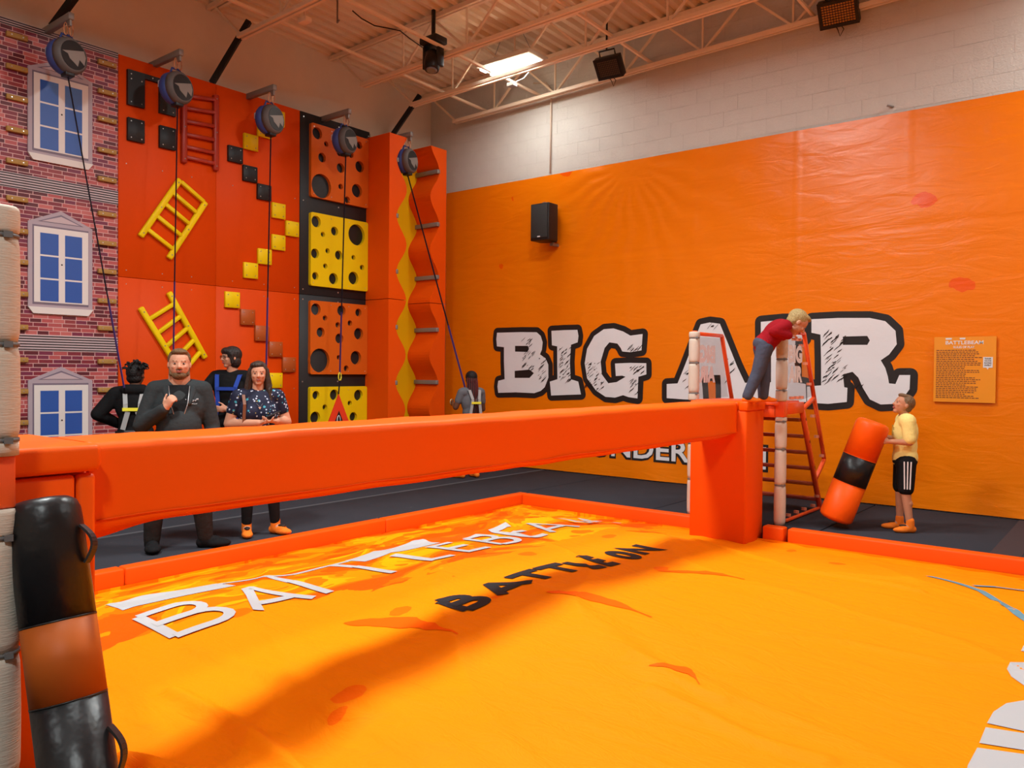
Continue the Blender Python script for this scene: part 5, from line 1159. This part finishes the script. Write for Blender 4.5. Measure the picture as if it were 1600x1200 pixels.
# --- climber with short locs, back to the camera
def locs(mb, c):
    h_, hh, HR = c['h_'], c['hh'], c['HR']; rr = random.Random(4)
    mb.ell(h_(0, -.08, .12), (.37*hh, .43*hh, .40*hh), 20, 12, HR); mb.ell(h_(0, -.15, -.15), (.34*hh, .30*hh, .26*hh), 16, 9, HR)
    for k in range(46):
        a = rr.uniform(0, 2*math.pi); e = rr.uniform(.15, 1.35); d = Vector((math.cos(a)*math.cos(e), math.sin(a)*math.cos(e), math.sin(e)))
        p = h_(d.x*.30, d.y*.36-.05, .14+d.z*.32); q = h_(d.x*.52, d.y*.52-.05, .18+d.z*.50+rr.uniform(-.04, .06)); r_ = h_(d.x*.62+rr.uniform(-.06, .06), d.y*.6-.05, .14+d.z*.52); cap_(mb, p, q, .045*hh, .035*hh, 8); cap_(mb, q, r_, .035*hh, .028*hh, 8)
grey_w = mat('grey_webbing', (.36, .37, .37), .6, spec=.2)
def pack(c):
    for s_, z_ in ((-1, 0), (1, 0)):
        along(c, ((s_*.050, .03, .295), (s_*.055, -.055, .285), (s_*.045, -.090, .20), (s_*.045, -.092, .15)), .045, .006, 'harness_strap', grey_w)
        along(c, ((s_*.030, -.094, .15), (s_*.062, -.090, .03)), .05, .006, 'harness_strap', grey_w)
    along(c, ((-.062, -.098, .165), (.062, -.098, .165)), .035, .010, 'harness_yellow_band', yel_t)
    along(c, ((-.11, -.06, .0), (-.07, -.088, .0), (.07, -.088, .0), (.11, -.06, .0)), .07, .02, 'harness_waist_belt', blackp)
    m = MB(); j, H = c['j'], c['H']; p = j['pelvis']-c['fw']*.10*H+c['up']*.01*H; m.bar(p-c['rt']*.05*H, p+c['rt']*.05*H, .05, .07, c['fw']); m.build('harness_pouch', mat('charcoal_pouch', (.05, .05, .055), .6), c['T'], bevel=.01)
db = PX(212, 640, -8.7)
person('person', 'climber with short black locs seen from behind in a black hoodie and grey harness', (db.x, db.y, 0), (-.80, .60, 0), 1.63,
       dict(shR=(.12, 0, .795), shL=(-.12, 0, .795), elL=(-.225, -.03, .665), wrL=(-.115, .10, .585), hdL=(1, .3, 0), elR=(.20, -.0, .64), wrR=(.12, .13, .60)),
       dict(w=1.2, d=1.15, arm=1.3, sh=1.15), skin_c,
       dict(top=black_c, top_g=.020, sleeve=.97, top_name='hoodie', pants=black_c, pants_g=.02, shoe=blackp, shoe_name='shoe', shoe_g=.01, extra=pack, top_extra=lambda mb, c: [cap_(mb, c['j']['neck']+c['rt']*x*c['H']-c['fw']*.035*c['H'], c['j']['neck']+c['rt']*x*c['H']-c['fw']*.04*c['H']+c['up']*.005, .038*c['H']) for x in (-.05, -.025, 0, .025, .05)]),
       dict(hair=black_h, style=locs, size=.150, yaw=-20, vox=.007, sm=1))

# --- girl with long braids near the wave column
red_h = mat('red_braid', (.14, .012, .012), .55, bump=.5, bscale=80)
def braids(mb, c):
    h_, hh, HR = c['h_'], c['hh'], c['HR']; rr = random.Random(6)
    mb.ell(h_(0, -.08, .15), (.39*hh, .44*hh, .40*hh), 20, 12, HR); mb.ell(h_(0, -.2, -.1), (.36*hh, .32*hh, .35*hh), 16, 9, HR)
    for k in range(16):
        a = -1.25+2.5*k/15; x, y = math.sin(a), -math.cos(a); e = rr.uniform(-2.9, -2.1)
        cap_(mb, h_(x*.33, y*.38, .05), h_(x*.42, y*.50-.04, -.9), .06*hh, .055*hh, 8); cap_(mb, h_(x*.42, y*.50-.04, -.9), h_(x*.46, y*.55-.05, e), .055*hh, .035*hh, 8)
def girl_extra(c):
    m = MB(); h_, hh = c['h_'], c['hh']
    for k in range(9):
        a = -1.1+2.2*k/8; x, y = math.sin(a), -math.cos(a); m.tube([h_(x*.37, y*.45, .2), h_(x*.43, y*.52, -.2), h_(x*.49, y*.58, -.9), h_(x*.52, y*.62, -2.3)], .028*hh, 6)
    m.build('red_braids', red_h, c['T'])
    for s_ in (-1, 1): along(c, ((s_*.05, .03, .295), (s_*.055, -.055, .285), (s_*.035, -.084, .20), (s_*.06, -.082, .03)), .045, .006, 'harness_strap', grey_w)
    along(c, ((-.05, -.09, .17), (.05, -.09, .17)), .03, .010, 'harness_yellow_band', yel_t)
    along(c, ((-.10, -.05, .0), (-.06, -.082, .0), (.06, -.082, .0), (.10, -.05, .0)), .06, .02, 'harness_waist_belt', blackp)
    w_ = c['j']['wrL']; m = MB(); k_ = w_+c['M3'] @ Vector((0, .05, .03)); m.tube([k_+Vector((0, .03*math.cos(t), .04*math.sin(t))) for t in [2*math.pi*i/12 for i in range(13)]], .007, 6); m.build('held_clip', mat('brass_clip', (.75, .65, .35), .35, metal=.7), c['T'])
person('person', 'girl with long black and red braids in a grey shirt, holding a clip', (-7.85, 8.86, 0), (-.95, .30, 0), 1.585,
       dict(elL=(-.15, .03, .66), wrL=(-.10, .165, .685), hdL=(.1, 1, .1), hnL=(1, 0, 0), hsL=(0, 0, 1), curlL=45, anL=(-.09, .02, .045), ftL=(-.12, .10, .018), elR=(.14, .02, .64), wrR=(.10, .13, .62)),
       dict(w=1.0, d=1.0), skin_c,
       dict(top=mat('grey_tee', (.11, .115, .13), .85, bump=.3, bscale=20), top_g=.012, sleeve=.28, hem=.03, pants=mat('dark_trousers', (.02, .016, .016), .8), pants_g=.012, shoe=sock_o, shoe_g=.003, extra=girl_extra),
       dict(hair=black_h, style=braids, size=.14, yaw=0))

# --- small boy in red on the deck, bent over the rail
jeans = mat('blue_grey_jeans', (.065, .075, .11), .85, bump=.5, bscale=18, spec=.1, var=.12, vscale=8)
rb = PZ(1188, 628, 1.30)
person('person', 'small blond boy in a red sweatshirt bending over the tower rail', (rb.x, rb.y, 1.297), (.80, .60, 0), 1.10,
       dict(pelvis=(0, .03, .535), chest=(0, .135, .655), neck=(0, .225, .715), head=(0, .325, .735), shR=(.11, .19, .70), shL=(-.11, .19, .70), elR=(.16, .07, .645), wrR=(.13, .22, .61), hdR=(-.3, 1, 0), hnR=(0, 0, -1), hsR=(-1, 0, 0),
            elL=(-.15, .12, .64), wrL=(-.12, .25, .61), hdL=(.3, 1, 0), hnL=(0, 0, -1), hsL=(1, 0, 0), hiR=(.055, .02, .50), hiL=(-.055, .02, .50), knR=(.055, -.04, .28), anR=(.06, -.14, .045), ftR=(.06, -.04, .018), knL=(-.055, .05, .28), anL=(-.055, .04, .045), ftL=(-.06, .14, .018)),
       dict(w=1.12, d=1.15, arm=1.1, leg=1.05, hand=.95), skin_a,
       dict(top=mat('red_sweatshirt', (.28, .008, .014), .85, bump=.5, bscale=16, spec=.1), top_g=.026, sleeve=.95, top_name='sweatshirt', pants=jeans, pants_g=.027, pants_f=.97, shoe=sock_o, shoe_g=.005),
       dict(hair=blond_h, style=short_hair, size=.225, pitch=-42), voxel=.006)

# --- boy in yellow looking up
def boy_extra(c):
    j, H, T_ = c['j'], c['H'], c['T']
    for S, s_ in (('R', 1), ('L', -1)):
        a, b = j['hi'+S], j['kn'+S]
        for k in (-1, 0, 1):
            m = MB(); pts = []
            for t in (-.02, .3, .6, .84):
                p = a.lerp(b, t); r_ = (.052-.018*t)*H+.026; ang = .32*k; v = c['rt']*s_*math.cos(ang)+c['fw']*math.sin(ang); pts.append(p+v*(r_+.001))
            for p, q in zip(pts[:-1], pts[1:]): m.bar(p, q, .011, .006, c['rt'])
            m.build('white_stripe', whitep, T_)
    m = MB(); rr = random.Random(8)
    for k in range(26):
        a, u = rr.uniform(-.035, .035), rr.uniform(-.04, .05); p = j['chest']+c['rt']*a*H+c['fw']*(.089-.25*a*a/.035)*H+c['up']*u*H; m.bar(p, p+c['up']*rr.uniform(.006, .022)*H, .006, .003, c['fw'])
    m.build('shirt_print', mat('olive_print', (.42, .30, .05), .7), T_)
by = PZ(1412, 829, 0)
person('person', 'boy in a yellow T-shirt and black shorts looking up beside the orange bag', (by.x, by.y, 0), (-.93, -.36, 0), 1.40,
       dict(shR=(.105, 0, .80), shL=(-.105, 0, .80), elL=(-.135, -.01, .655), wrL=(-.12, .125, .655), hdL=(.15, 1, .05), hnL=(1, 0, -.2), hsL=(0, 0, 1), curlL=14, elR=(.135, .01, .65), wrR=(.10, .15, .675), hdR=(-.1, 1, .15), hnR=(-1, 0, 0), hsR=(0, 0, 1), curlR=18,
            anL=(-.075, -.03, .045), ftL=(-.095, .055, .018), anR=(.055, .02, .045), ftR=(.05, .115, .018), knL=(-.065, .0, .28), knR=(.055, .02, .28), head=(0, .02, .915)),
       dict(w=.98, d=1.0, arm=.98, leg=1.0), skin_b,
       dict(top=mat('yellow_tee', (.80, .68, .24), .85, bump=.5, bscale=14, spec=.1), top_g=.027, sleeve=.42, top_name='t_shirt', hem=.05, pants=black_c, pants_g=.026, pants_f=.42, pants_name='shorts', shoe=sock_o, shoe_g=.004, cuff=.04, emblem=1, extra=boy_extra),
       dict(hair=lbrown_h, style=short_hair, size=.155, yaw=18, pitch=22), voxel=.0065)
